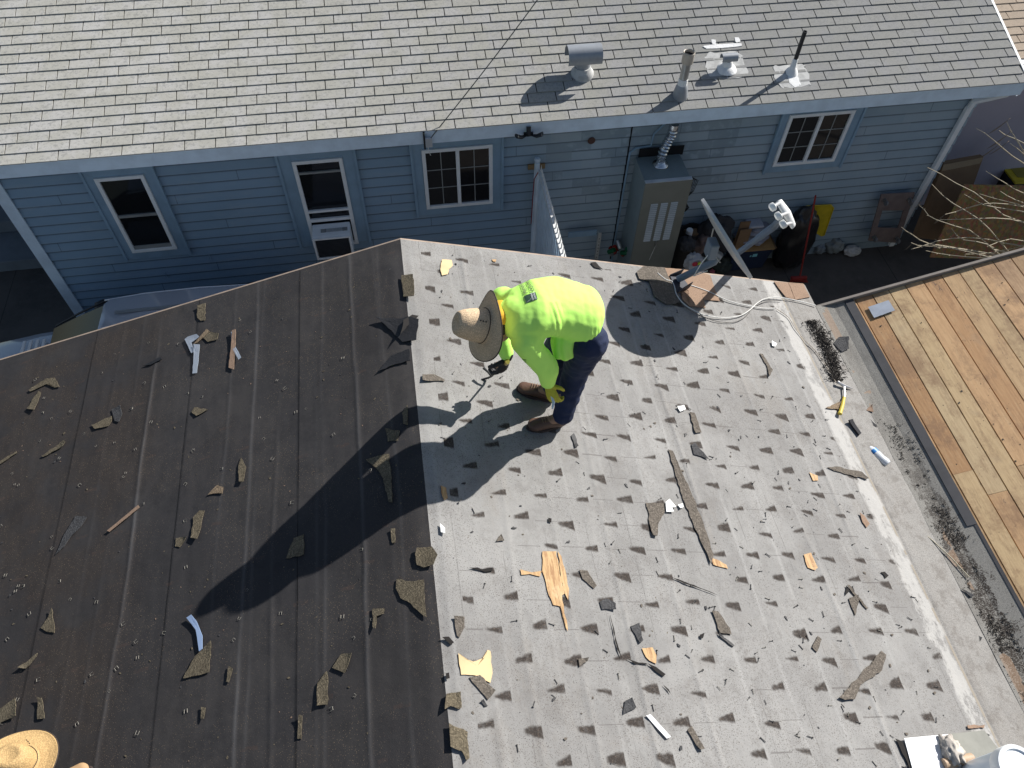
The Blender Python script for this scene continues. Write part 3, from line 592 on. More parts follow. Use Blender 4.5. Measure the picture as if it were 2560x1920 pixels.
m.hexa([(3.70, YB, 2.745), (3.722, YB, 2.752), (3.722, 1.848, 2.752), (3.70, 1.848, 2.745)], [(3.70, YB, 2.752), (3.722, YB, 2.760), (3.722, 1.848, 2.760), (3.70, 1.848, 2.752)])
m.build('felt_edge', simple('charcoal felt edge', (.07, .07, .075), .85, 0, .35, 8), own)
# bare board deck
bx = [gy(1660+a*.40687, 600+b*.40687, 4.026).x for a, b in ((1100, 385), (1168, 363), (1270, 338), (1375, 303), (1480, 268), (1590, 235), (1700, 208), (1810, 170), (1900, 145), (2020, 110), (2130, 75))]
bx[0] = 3.70
while bx[-1] < 7.9: bx.append(bx[-1]+random.choice((.14, .17, .15)))
m = MB(); tones = [(.56, .35, .18), (.60, .44, .25), (.50, .29, .14), (.56, .37, .21), (.60, .45, .26), (.51, .34, .18), (.55, .34, .18), (.58, .42, .23), (.47, .29, .155)]
for i in range(len(bx)-1):
    a, b = bx[i]+.0045, bx[i+1]-.0045; y1 = 4.015; rnd = random.Random(i*3+1); n = 0
    while y1 > YB:
        L = rnd.uniform(1.2, 3.6); y0 = max(YB, y1-L); t_ = tones[(i*2+n*5+(i//3)) % 9]; v = rnd.uniform(.85, 1.12); m.c = tuple(min(1, c_*v) for c_ in t_); h = .0+rnd.uniform(0, .003)
        m.hexa([(a, y0+.002, zat('W', a, 0)-.02), (b, y0+.002, zat('W', b, 0)-.02), (b, y1, zat('W', b, 0)-.02), (a, y1, zat('W', a, 0)-.02)], [(a, y0+.002, zat('W', a, 0)+h), (b, y0+.002, zat('W', b, 0)+h+rnd.uniform(-.001, .001)), (b, y1, zat('W', b, 0)+h), (a, y1, zat('W', a, 0)+h)]); y1 = y0; n += 1
m.build('board_deck', M_PLK, own, col=True)
m = MB(); m.hexa([(3.66, YB, 2.655), (8.0, YB, 3.90), (8.0, 4.0, 3.90), (3.66, 4.0, 2.655)], [(3.66, YB, 2.685), (8.0, YB, 3.935), (8.0, 4.0, 3.935), (3.66, 4.0, 2.685)]); m.build('roof_deck', M_DARK, own)
m = MB(); m.hexa([(3.42, 4.018, 2.56), (8.0, 4.018, 3.82), (8.0, 4.042, 3.82), (3.42, 4.042, 2.56)], [(3.42, 4.018, 2.70), (8.0, 4.018, 3.972), (8.0, 4.042, 3.972), (3.42, 4.042, 2.70)]); m.build('rake_board', simple('gray drip edge board', (.26, .23, .20), .8, 0, .4, 12), own)

# ------------------------------------------------------------------ flat torn pieces on the roof
Z4 = lambda a, b: (a*.40687, 600+b*.40687); Z7 = lambda a, b: (a*.40687, 1245+b*.40687); Z2 = lambda a, b: (800+a*.40687, 1245+b*.40687)
Z8 = lambda a, b: (1660+a*.40687, 1245+b*.40687); Z6 = lambda a, b: (1660+a*.40687, 600+b*.40687); Z5 = lambda a, b: (1000+a*.27125, 650+b*.27125)
ZS = lambda a, b: (500+a*.36166, 980+b*.36166); ZD = lambda a, b: (a*1.1573, b*1.1573)
def piece(surf, pts, T, mat, name, th=.004, curl=.010, off=.004, parent=None, jag=.12, seed=None):
    P = [on(surf, *T(*p), off=off) for p in pts]; n = Vector(NRM[surf]).normalized(); rnd = random.Random(seed if seed is not None else int(pts[0][0]*7+pts[0][1]))
    Q = []
    for i in range(len(P)):
        a, b = P[i], P[(i+1) % len(P)]; Q.append(a); L = (b-a).length; k = int(L/.03)
        s = n.cross(b-a); s = s.normalized() if s.length > 0 else s
        for j in range(1, k+1):
            if j <= k: Q.append(a.lerp(b, j/(k+1))+s*rnd.uniform(-1, 1)*min(.006, L*jag*.3))
    c = sum(Q, Vector())/len(Q); d0 = Vector((rnd.uniform(-1, 1), rnd.uniform(-1, 1), 0)).normalized(); R_ = max((q_-c).length for q_ in Q)
    def lift(v): t_ = (v-c).dot(d0)/R_; return n*(curl*max(0, t_)**2*1.0)
    m = MB(); k = len(Q); top = [q_+lift(q_)+n*th for q_ in Q]; bot = [q_+lift(q_) for q_ in Q]
    inner = [c+(q_-c)*.5+lift(c+(q_-c)*.5)*.6 for q_ in Q]
    vs = top+bot+[v+n*th for v in inner]+[c+n*th]+inner+[c]
    fs = []
    for i in range(k):
        j = (i+1) % k; fs += [(i, j, k+j, k+i), (i, 2*k+i, 2*k+j, j), (2*k+i, 3*k, 2*k+j), (k+i, k+j, 3*k+1+j, 3*k+1+i), (3*k+1+i, 3*k+1+j, 4*k+1)]
    m.add(vs, fs); return m.build(name, mat, parent, loc=None if parent else c)
# bare wood showing through torn felt: part of the roof
for T, mat, pts in ((Z2, M_WOODY, [(1365, 330), (1450, 330), (1470, 470), (1500, 590), (1485, 600), (1520, 820), (1508, 800), (1478, 670), (1430, 660), (1395, 570), (1380, 500), (1362, 450)]),
                    (Z2, M_WOODY, [(1458, 330), (1480, 360), (1500, 430), (1528, 560), (1522, 630), (1500, 585), (1478, 500)]),
                    (Z2, M_WOODP, [(848, 955), (890, 990), (940, 1008), (1010, 985), (1028, 935), (1045, 942), (1058, 1080), (1045, 1138), (1010, 1120), (990, 1100), (920, 1090), (865, 1088)]),
                    (Z2, M_WOODY, [(1975, 925), (2040, 920), (2065, 970), (2062, 1020), (2020, 1000), (2000, 980)]), (Z5, M_WOODP, [(370, 90), (385, 0), (475, 5), (485, 55), (450, 90), (440, 135), (385, 148)]),
                    (Z8, M_WOODY, [(855, 350), (900, 338), (942, 430), (925, 447), (880, 430)]), (Z8, M_WOODY, [(285, 370), (320, 380), (380, 412), (390, 437), (300, 412)]),
                    (Z2, M_WOODY, [(1228, 440), (1250, 450), (1300, 460), (1360, 450), (1350, 485), (1290, 470), (1235, 475)]), (Z6, M_WOODY, [(890, 1430), (940, 1450), (945, 1480), (912, 1482)]),
                    (Z5, M_WOODY, [(845, 0), (885, 0), (880, 22), (855, 18)]), (ZS, M_WOODY, [(1662, 650), (1700, 665), (1712, 735), (1685, 750), (1665, 700)])):
    tag(piece('R', pts, T, mat, 'bare_wood_patch', th=.0015, curl=0, off=.0055, parent=own), 'bare yellow wood showing through torn felt')
# dark torn rims / tears in the felt
TR = simple('black tear', (.012, .010, .009), .9, 0, 0)
for T, pts in ((Z2, [(915, 432), (965, 430), (1000, 445), (1060, 430), (1058, 450), (1010, 458), (960, 445)]), (Z2, [(1885, 990), (1930, 1010), (2000, 1018), (2010, 1025), (1930, 1022)]), (Z2, [(1780, 720), (1808, 830), (1830, 930), (1850, 985), (1822, 930), (1800, 830)]),
               (Z2, [(2010, 1020), (2060, 1040), (2120, 1085), (2105, 1100), (2050, 1060)]), (Z2, [(748, 858), (790, 855), (822, 890), (800, 905), (775, 880)]), (Z2, [(770, 1080), (790, 1075), (795, 1110), (775, 1115)]), (Z2, [(1400, 125), (1420, 130), (1418, 155), (1400, 150)]),
               (Z8, [(1325, 460), (1350, 455), (1375, 480), (1355, 495), (1345, 475)]), (Z8, [(45, 490), (130, 520), (230, 560), (325, 600), (225, 562), (120, 528)]), (Z8, [(215, 845), (245, 830), (235, 865), (218, 862)]), (Z5, [(170, 520), (110, 510), (30, 560), (0, 700), (60, 620), (130, 560)]),
               (Z8, [(1415, 1480), (1460, 1500), (1520, 1659), (1500, 1659)]), (Z8, [(1115, 540), (1140, 570), (1110, 600)]), (Z2, [(2105, 1150), (2140, 1180), (2150, 1205), (2120, 1170)]), (Z5, [(1750, 30), (1800, 25), (1830, 60), (1870, 95), (1790, 75)])):
    piece('R', pts, T, TR, 'torn_edge', th=.0015, curl=0, off=.0075, parent=own)
# remaining tan starter shingles
ZM = lambda a, b: (1400+a*.31646, 450+b*.31646)
for pts in ([(820, 700), (960, 712), (960, 950), (1020, 1005), (1012, 880), (930, 900), (860, 800)], [(962, 712), (1110, 735), (1182, 757), (1225, 890), (1118, 900), (1145, 1015), (1022, 1005), (964, 860)], [(1120, 904), (1228, 893), (1257, 962), (1122, 950)]):
    tag(piece('R', pts, ZM, M_TAN2, 'starter_shingle', th=.005, curl=0, off=.006, parent=own, jag=.03), 'tan shingles left around the dish mast')
tag(piece('R', [(600, 735), (650, 690), (820, 700), (860, 800), (905, 860), (950, 965), (900, 990), (835, 992), (740, 930), (695, 800), (620, 790)], ZM, M_SCRM, 'starter_shingle', th=.004, curl=0, off=.011, parent=own, jag=.05), 'old gray shingle under the dish shadow')
for pts in ([(672, 260), (760, 266), (800, 372), (745, 355), (700, 300)], [(762, 266), (850, 272), (893, 355), (803, 372)]):
    tag(piece('R', pts, Z6, M_TAN2, 'starter_shingle', th=.005, curl=0, off=.006, parent=own, jag=.03), 'tan shingles left at the eave corner')
tag(piece('L', [(815, 690), (862, 690), (885, 685), (905, 690), (900, 735), (870, 740), (850, 720)], ZD, M_SCRB, 'torn_felt_flap', th=.004, curl=.03, off=.004, parent=own), 'black torn felt flap on the ridge')

SC = [ # surf, zoom, polygon, material, label
 ('L', Z2, [(475, 500), (560, 515), (640, 505), (657, 735), (600, 690), (545, 640), (500, 620), (470, 560)], M_SCR, 'largest brown shingle scrap, shaped like a fin, just left of the ridge'),
 ('L', Z2, [(600, 310), (690, 300), (725, 350), (700, 410), (640, 430), (600, 415), (590, 350)], M_SCR, 'round cracked brown shingle scrap lying across the ridge'),
 ('R', Z2, [(2000, 32), (2110, 38), (2115, 90), (2080, 150), (2065, 240), (2040, 235)], M_SCRM, 'wedge of taupe shingle beside the white arrow-shaped chips'),
 ('R', Z2, [(915, 1105), (980, 1090), (1075, 1185), (1028, 1243)], M_SCRM, 'taupe shingle strip leaning off the pale square wood patch'),
 ('R', Z2, [(765, 1300), (775, 1205), (860, 1195), (868, 1290), (850, 1300), (800, 1280)], M_SCR, 'squarish brown shingle scrap on the ridge below the pale patch'),
 ('R', Z2, [(790, 1385), (905, 1440), (915, 1600), (895, 1620), (870, 1560), (800, 1530)], M_SCR, 'long brown shingle scrap on the ridge nearest the bottom of the photo'),
 ('L', Z7, [(1130, 1110), (1200, 980), (1290, 890), (1303, 880), (1290, 1070)], M_SCR, 'triangular brown shingle scrap with a blue film ribbon beside it'),
 ('L', Z7, [(1955, 1140), (2010, 1065), (2018, 1100), (2015, 1270), (1955, 1278)], M_SCR, 'pointed upright brown shingle scrap below the worker shadow'),
 ('L', Z7, [(2045, 1045), (2100, 960), (2170, 955), (2150, 1010), (2120, 1078)], M_SCR, 'ragged square brown shingle scrap left of the ridge, below the worker shadow'),
 ('L', Z7, [(1180, 250), (1190, 120), (1230, 80), (1260, 80), (1240, 170), (1220, 258)], M_SCR, 'bent brown shingle scrap just left of the head of the worker shadow'),
 ('L', Z7, [(1080, 300), (1085, 250), (1155, 245), (1110, 305)], M_SCR, 'small folded brown scrap next to the bent shingle scrap'),
 ('L', Z7, [(1760, 375), (1810, 250), (1870, 225), (1872, 355)], M_SCR, 'wedge of shingle lying inside the worker shadow, farther from the ridge'),
 ('L', Z7, [(345, 350), (400, 225), (470, 110), (540, 120), (500, 180), (440, 240), (400, 300), (370, 330)], M_SCRG, 'long smooth gray felt scrap at the left side of the dark slope'),
 ('L', Z7, [(255, 800), (300, 740), (330, 680), (340, 830), (300, 825)], M_SCR, 'brown shingle scrap on the torn felt lap at far left'),
 ('L', Z7, [(120, 1045), (235, 955), (230, 975), (165, 1050)], M_SCR, 'slim tan shingle sliver above the straw hat'),
 ('L', Z7, [(-20, 1310), (100, 1230), (110, 1340), (-20, 1395)], M_SCR, 'brown shingle piece cut by the left edge of the photo, above the straw hat'),
 ('L', Z7, [(235, 1360), (240, 1225), (265, 1230), (278, 1355)], M_SCR, 'narrow brown shingle strip upright above the straw hat'),
 ('L', Z7, [(1395, 1130), (1410, 1035), (1435, 1050), (1410, 1135)], M_SCR, 'small curled brown strip right of the triangular scrap'),
 ('L', Z7, [(1240, 1360), (1240, 1285), (1267, 1290), (1260, 1360)], M_SCR, 'little upright brown chip below the triangular scrap'),
 ('L', Z7, [(1832, 1480), (1845, 1335), (1865, 1340), (1858, 1480)], M_SCR, 'thin brown stick-like scrap low on the dark slope'),
 ('L', Z4, [(1215, 480), (1220, 410), (1268, 395), (1262, 498), (1235, 500)], M_SCR, 'brown shingle chip near the rake above the clear tape'),
 ('L', Z4, [(1245, 600), (1280, 560), (1350, 580), (1340, 615), (1280, 630)], M_SCR, 'flat brown oval scrap touching the clear tape'),
 ('L', Z4, [(885, 775), (990, 720), (1000, 735), (930, 770)], M_SCRB, 'dark pointed scrap left of the clear tape'),
 ('L', Z4, [(180, 925), (290, 855), (340, 850), (370, 905), (340, 910), (300, 875), (190, 935)], M_SCR, 'hooked gray and brown scrap at far left of the dark slope'),
 ('L', Z4, [(170, 1040), (240, 930), (255, 940), (220, 1050)], M_SCR, 'tan wedge below the hooked scrap at far left'),
 ('L', Z4, [(690, 1045), (745, 1020), (755, 1070), (735, 1120), (710, 1115)], M_SCRG, 'gray scrap standing next to a brown shingle corner'),
 ('L', Z4, [(565, 1140), (690, 1085), (690, 1115), (670, 1145), (590, 1165)], M_SCR, 'brown shingle corner below the gray standing scrap'),
 ('L', Z4, [(258, 1330), (400, 1235), (410, 1245), (390, 1270), (270, 1335)], M_SCR, 'straight brown strip slanting on the far left of the dark slope'),
 ('L', Z4, [(-10, 1370), (105, 1300), (108, 1312), (10, 1378)], M_SCR, 'thin brown strip cut by the left edge of the photo'),
 ('L', Z4, [(1180, 1060), (1200, 1030), (1280, 1045), (1210, 1085)], M_SCR, 'small brown scrap between the tape and the worker shadow'),
 ('L', Z4, [(1468, 1390), (1485, 1340), (1515, 1400), (1500, 1490), (1475, 1490)], M_SCR, 'brown leaf-shaped scrap above the worker shadow'),
 ('L', Z4, [(1280, 1570), (1340, 1510), (1375, 1520), (1370, 1560), (1320, 1560)], M_TANS, 'curled tan scrap on the felt lap left of the worker shadow'),
 ('L', ZS, [(1150, 470), (1230, 445), (1310, 430), (1335, 770), (1310, 765), (1270, 600), (1220, 530)], M_SCR, 'long shingle wedge lying inside the worker shadow near the ridge'),
 ('L', ZS, [(1400, 150), (1435, 95), (1440, 230), (1410, 225)], M_SCR, 'narrow brown scrap at the edge of the arm shadow'),
 ('L', ZS, [(1285, 260), (1385, 270), (1370, 340), (1300, 345)], M_SCR, 'crumbled brown granule clump at the edge of the worker shadow'),
 ('L', ZS, [(1325, 950), (1352, 945), (1352, 1045), (1330, 1048)], M_SCR, 'short brown strip below the worker shadow near the ridge'),
 ('L', ZS, [(1195, 1500), (1280, 1500), (1270, 1535), (1220, 1550), (1222, 1640), (1200, 1630)], M_SCR, 'hammer-shaped brown scrap on the dark slope beside the ridge'),
 ('L', ZD, [(818, 805), (845, 770), (885, 755), (887, 780), (850, 790)], M_SCRB, 'black triangular felt scrap curling up beside the ridge'),
 ('L', ZD, [(868, 596), (893, 594), (895, 640), (872, 642)], M_SCR, 'brown shingle piece on the ridge near the far roof edge'),
 ('R', lambda a, b: (a, b), [(1669, 1125), (1680, 1128), (1735, 1250), (1782, 1387), (1776, 1412), (1740, 1330), (1700, 1230)], M_SCRM, 'longest taupe shingle strip on the pale slope'),
 ('R', Z8, [(290, 695), (330, 700), (400, 800), (410, 840), (340, 830)], M_SCRM, 'taupe shingle leaf with a black stick at its foot'),
 ('R', Z8, [(330, 830), (345, 840), (430, 910), (420, 915), (335, 850)], M_SCRB, 'black stick at the foot of the taupe shingle leaf'),
 ('R', Z8, [(1065, 1230), (1200, 1090), (1330, 940), (1360, 965), (1335, 1060), (1250, 1120), (1180, 1160), (1165, 1240), (1100, 1245)], M_SCRM, 'large diagonal taupe shingle scrap at lower right'),
 ('R', Z8, [(140, 1430), (165, 1400), (240, 1545), (215, 1550)], M_SCRM, 'curved taupe strip near the bottom of the pale slope'),
 ('R', Z8, [(1115, 540), (1130, 540), (1250, 680), (1240, 685)], M_SCRM, 'thin diagonal brown strip on the right of the pale slope'),
 ('R', Z8, [(1130, 620), (1185, 600), (1190, 650), (1170, 725)], M_SCRM, 'taupe triangle beside the thin diagonal strip'),
 ('R', Z8, [(905, 920), (940, 850), (965, 870), (935, 950)], M_SCRM, 'curled taupe strip left of the large diagonal scrap'),
 ('R', Z8, [(1195, 95), (1225, 110), (1260, 160), (1240, 185), (1215, 150)], M_TAN2, 'orange brown scrap beside the white painted strip'),
 ('V', Z8, [(1530, 270), (1600, 260), (1640, 300), (1570, 310)], M_TAN2, 'rusty brown scrap lying in the valley'),
 ('V', Z8, [(1825, 560), (1905, 600), (1880, 610)], M_SCRG, 'small gray wedge low in the valley'),
 ('V', Z8, [(1865, 825), (1950, 860), (1930, 895)], M_SCRG, 'gray shingle chip in the brown valley dirt'),
 ('R', Z8, [(1855, 1400), (1965, 1395), (1960, 1415), (1860, 1418)], M_TAN2, 'strip of brown cardboard above the white pipe'),
 ('R', Z6, [(585, 700), (605, 705), (665, 800), (640, 845), (640, 800)], M_SCRM, 'brown crooked strip on the upper right of the pale slope'),
 ('R', Z6, [(155, 1060), (185, 1065), (228, 1185), (190, 1190)], M_SCRM, 'upright taupe shingle chip below the dish shadow'),
 ('R', Z6, [(165, 1260), (190, 1250), (270, 1350), (180, 1320)], M_SCRG, 'gray shingle chip above the longest strip'),
 ('R', Z6, [(1000, 1400), (1060, 1395), (1210, 1430), (1250, 1470), (1235, 1475), (1040, 1420)], M_SCRM, 'long brown strip across the white painted line'),
 ('V', Z6, [(1210, 1130), (1250, 1085), (1310, 1150)], M_SCRG, 'gray shingle triangle in the valley below the hammer'),
 ('R', Z6, [(990, 1035), (1080, 1000), (1090, 1050)], M_TANS, 'tan scrap under the hammer handle'),
 ('V', Z6, [(1040, 640), (1070, 600), (1130, 600), (1135, 670), (1090, 690)], M_SCRG, 'cluster of dark shingle pieces in the valley above the hammer'),
 ('V', Z6, [(1240, 1050), (1275, 1015), (1285, 1060)], M_TAN2, 'small reddish chip in the valley right of the hammer'),
 ('R', Z5, [(205, 1060), (310, 1060), (410, 1110), (405, 1125), (205, 1115)], M_SCRM, 'taupe shingle strip by the ridge left of the worker boots'),
 ('R', Z5, [(1575, 1620), (1600, 1600), (1640, 1720), (1610, 1735)], M_SCRB, 'upright black scrap below the worker boots'),
 ('R', Z2, [(1590, 445), (1640, 450), (1697, 540), (1680, 560), (1610, 500)], M_SCRM, 'gray strip with a black clump right of the large wood patch'),
 ('R', Z2, [(1715, 640), (1760, 620), (1812, 650), (1812, 690), (1730, 688)], M_SCRG, 'squarish gray chip right of the large wood patch'),
 ('R', Z2, [(820, 730), (885, 735), (885, 800), (855, 860), (840, 850)], M_SCRM, 'tan and gray strip by the ridge above the pale square patch'),
 ('R', Z2, [(1905, 790), (1960, 770), (1980, 880), (1960, 895)], M_SCRG, 'gray strip pointing at the small wood patch'),
 ('R', Z2, [(1860, 1330), (1870, 1250), (1910, 1230), (1940, 1290), (1900, 1310)], M_SCRG, 'pale gray torn felt flap on the lower pale slope'),
 ('R', Z2, [(1585, 990), (1645, 985), (1640, 1005), (1590, 1040)], M_SCRM, 'small taupe flake in a dark patch on the lower pale slope'),
 ('R', Z2, [(1080, 270), (1110, 225), (1130, 265)], M_SCRM, 'little taupe triangle upper left of the large wood patch'),
 ('R', Z2, [(985, 1250), (1000, 1240), (1028, 1280), (1010, 1285)], M_SCRG, 'tiny gray flake under the taupe strip'),
]
used = set()
for i, (s, T, pts, mat, lab) in enumerate(SC):
    o = piece(s, pts, T, mat, 'shingle_scrap', th=.0035, curl=.012, off=.005); tag(o, lab, 'scrap', 'torn roofing scraps')
# strips, tapes, chips
for lab, s, T, pts, mat, nm, cat in (
   ('straight yellow brown wood lath on the dark slope', 'L', Z7, [(665, 205), (855, 48), (865, 62), (680, 212)], M_TAN2, 'wood_lath', 'lath'),
   ('pale wood splinter laid over the clear tape', 'L', Z4, [(1195, 645), (1275, 550), (1292, 565), (1215, 640)], M_TANS, 'wood_lath', 'lath'),
   ('orange wood splinter under the second strip of tape', 'L', Z4, [(1435, 565), (1457, 560), (1442, 800), (1410, 790)], M_TAN2, 'wood_lath', 'lath'),
   ('hooked clear tape strip on the dark slope', 'L', Z4, [(1140, 615), (1160, 600), (1215, 585), (1232, 600), (1165, 625), (1200, 690), (1180, 700)], M_TAPE, 'tape_strip', 'tape'),
   ('long straight clear tape strip below the hooked one', 'L', Z4, [(1188, 825), (1200, 650), (1235, 650), (1215, 822)], M_TAPE, 'tape_strip', 'tape'),
   ('short clear tape strip over the orange splinter', 'L', Z4, [(1425, 570), (1450, 570), (1445, 660), (1492, 732), (1475, 745), (1428, 665)], M_TAPE, 'tape_strip', 'tape'),
   ('pale blue plastic ribbon curling off the triangular scrap', 'L', Z7, [(1155, 740), (1185, 722), (1215, 760), (1250, 850), (1250, 930), (1230, 945), (1218, 860), (1205, 780)], simple('pale blue film', (.30, .40, .58), .3, 0, .1), 'plastic_ribbon', 'ribbon'),
   ('glossy clear tape strip near the bottom of the pale slope', 'R', Z2, [(1998, 1340), (2025, 1332), (2150, 1470), (2125, 1482), (2050, 1400)], simple('bright film', (.8, .8, .8), .2, 0, .2, 40), 'tape_strip', 'tape'),
   ('white arrow-shaped chip beside the taupe wedge', 'R', Z8, [(5, 30), (30, 10), (70, 60), (45, 62), (55, 90), (10, 90)], M_WHITE2, 'paper_chip', 'chip'),
   ('white flake right of the arrow-shaped chip', 'R', Z8, [(80, 45), (110, 38), (115, 60), (95, 70)], M_WHITE2, 'paper_chip', 'chip'),
   ('white scrap on the pale slope below the dish cable', 'R', Z6, [(655, 625), (690, 640), (680, 660), (660, 655)], M_WHITE2, 'paper_chip', 'chip'),
   ('white crumpled flake left of the longest shingle strip', 'R', Z6, [(75, 1030), (120, 1020), (130, 1045), (95, 1060)], M_WHITE2, 'paper_chip', 'chip'),
   ('white chip by the ridge next to the round cracked scrap', 'R', Z2, [(735, 160), (765, 190), (765, 225), (740, 215)], M_WHITE2, 'paper_chip', 'chip'),
   ('gray sheet metal flashing plate lying on the bare boards', 'W', Z6, [(1252, 418), (1378, 376), (1418, 438), (1290, 484)], simple('dull zinc', (.42, .46, .52), .45, .4, .25, 10), 'flashing_plate', 'metal plate'),
   ('black flat bar lying below the hammer', 'R', Z6, [(1122, 1118), (1145, 1112), (1203, 1195), (1190, 1207)], simple('dull black iron', (.02, .02, .024), .9, 0, 0), 'flat_bar', 'pry bar')):
    tag(piece(s, pts, T, mat, nm, th=.003 if nm != 'flat_bar' else .012, curl=.012 if 'plate' not in nm else .0, off=.012 if s == 'W' else .009, jag=.02), lab, cat)
# nails, staples, crumbs
def proto(name, build, mat): m = MB(); build(m); return m.build(name, mat, None, True)
def nailm(m): m.tube([(0, 0, .003), (.030, .002, .004)], .0021, 5); m.lathe([(.0052, 0), (.0052, .0015)], (0, 0, .004), (1, .1, .1), 8)
def stapm(m): m.tube([(-.006, .014, .003), (-.006, 0, .004), (.006, 0, .004), (.007, .014, .003)], .0009, 4)
def crumbm(sd):
    def f(m):
        r = random.Random(sd); pts = [Vector((math.cos(t)*r.uniform(.5, 1.2)*.013, math.sin(t)*r.uniform(.4, 1.)*.009, 0)) for t in [k*.9 for k in range(7)]]; m.slab(pts, (0, 0, 1), .004)
    return f
def scatter(name, builds, mats, n, surf, xr, yr, label, cat, group, scale=(.8, 1.3), dens=None, off=.0):
    prs = [proto(name, b, mt) for b, mt in zip(builds, mats)]; first = [True]*len(prs); c = 0; rnd = random.Random(len(label)*13+n)
    nrm = Vector(NRM[surf]).normalized(); qs = Vector((0, 0, 1)).rotation_difference(nrm)
    while c < n:
        x, y = rnd.uniform(*xr), rnd.uniform(*yr)
        if dens and rnd.random() > dens(x, y): continue
        i = rnd.randrange(len(prs)); o = prs[i] if first[i] else prs[i].copy()
        if first[i]: first[i] = False
        else: COL.objects.link(o)
        o.location = Vector((x, y, zat(surf, x, y)))+nrm*off; o.rotation_mode = 'QUATERNION'; o.rotation_quaternion = qs @ Matrix.Rotation(rnd.uniform(0, 6.28), 4, 'Z').to_quaternion()
        s = rnd.uniform(*scale); o.scale = (s, s, s); tag(o, label, cat, group); c += 1
def vis(x, y): return 1
scatter('roofing_nail', [nailm], [M_NAIL], 170, 'R', (.0, 3.05), (.35, 4.2), 'one of the loose roofing nails scattered on the pale felt', 'nail', 'loose nails on the pale slope', (.75, 1.15), lambda x, y: .35+.65*(x > 1.2)*(y < 3.2))
scatter('roofing_nail', [nailm], [M_STAP], 40, 'R', (.8, 3.0), (.35, 2.2), 'one of the shiny loose nails low on the pale felt', 'nail', 'shiny nails on the pale slope', (.75, 1.1))
scatter('wire_staple', [stapm], [M_STAP], 95, 'L', (-3.0, -.3), (.9, 4.0), 'one of the loose wire staples on the dark felt', 'staple', 'loose staples on the dark slope', (.9, 1.5), lambda x, y: 1 if x < -1.8 else .4)
scatter('shingle_crumb', [crumbm(1), crumbm(2), crumbm(3)], [M_SCRG, M_SCRB, M_SCRM], 150, 'R', (0, 3.0), (.3, 4.2), 'one of the small dark shingle crumbs on the pale felt', 'crumb', 'crumbs on the pale slope', (.3, 1.4))
scatter('shingle_crumb', [crumbm(4), crumbm(5), crumbm(6)], [M_SCR, M_SCRG, M_SCR], 150, 'L', (-3.1, -.2), (.9, 4.1), 'one of the small brown shingle crumbs on the dark felt', 'crumb', 'crumbs on the dark slope', (.15, .85))
def clump(x, y): return max(0, .25+1.6*noise.noise(Vector((x*1.7, y*1.3, 4))))
scatter('felt_fleck', [crumbm(7), crumbm(8), crumbm(9)], [M_SCRG, M_SCRB, M_SCR], 130, 'R', (.05, 3.0), (.35, 4.1), 'one of the fine dark felt flecks in drifts on the pale slope', 'fleck', 'felt flecks on the pale slope', (.15, .55), clump)
scatter('felt_fleck', [crumbm(10), crumbm(11)], [M_SCR, M_TAN2], 140, 'L', (-3.1, -.3), (.9, 4.1), 'one of the fine brown flecks in drifts on the dark slope', 'fleck', 'brown flecks on the dark slope', (.12, .5), clump)
scatter('deck_chip', [crumbm(12), crumbm(13)], [M_SCRB, M_SCR], 70, 'W', (3.8, 6.2), (.8, 3.9), 'one of the small black felt chips on the bare boards', 'chip', 'chips on the bare boards', (.15, .75), clump, .003)
# debris heap in the valley (uncountable)
m = MB(); rnd = random.Random(3); K = []
for _ in range(1500):
    t = rnd.random(); a, b = (880+t*150+rnd.gauss(0, 26)+20, 500+t*370); p = on('R', *Z6(a+35*math.sin(t*3), b)); p.z = max(p.z, 2.712)+rnd.uniform(.0, .022); d_ = Vector((rnd.gauss(0, 1), rnd.gauss(0, 1), rnd.gauss(0, .35))).normalized()*rnd.uniform(.006, .014); m.tube([p-d_, p+d_], rnd.uniform(.0015, .0032), 4)
tag(m.build('debris_heap', simple('dark granule debris', (.05, .042, .036), .9, 0, .4, 40), None), 'dark heap of roofing grit and old nails in the valley', 'debris', None, 'stuff')
m = MB()
for _ in range(4000):
    t = rnd.random()**.8; y = 2.9-2.7*t; x = 3.52+rnd.gauss(0, .05)+.03*math.sin(y*5)
    if noise.noise(Vector((x*6, y*4, 0)))+noise.noise(Vector((x*20, y*13, 3)))*.6 < .05: continue
    x = min(x, 3.66); z_ = (2.708 if x < 3.56 else 2.708+(x-3.56)*.31)+rnd.uniform(.001, .006)
    if x < 3.41 or x > 3.68: continue
    d_ = Vector((rnd.gauss(0, 1), rnd.gauss(0, 1), rnd.gauss(0, .2))).normalized()*rnd.uniform(.003, .009); m.tube([Vector((x, y, z_))-d_, Vector((x, y, z_))+d_], rnd.uniform(.0008, .0022), 4)
tag(m.build('valley_grit', simple('valley grit', (.045, .038, .03), .9, 0, .4, 40), None), 'dark grit and leaf litter along the valley', 'debris', None, 'stuff')
# cord in the valley
m = MB(); P = [on('V', *Z8(a, b), off=.010) for a, b in ((1395, -40), (1460, 80), (1530, 170), (1640, 260), (1760, 370), (1870, 490))]; m.tube(P, .004, 6); tag(m.build('twig', simple('pale twig', (.50, .45, .33), .8), None, True, loc=P[0]), 'long pale twig lying in the valley', 'twig')

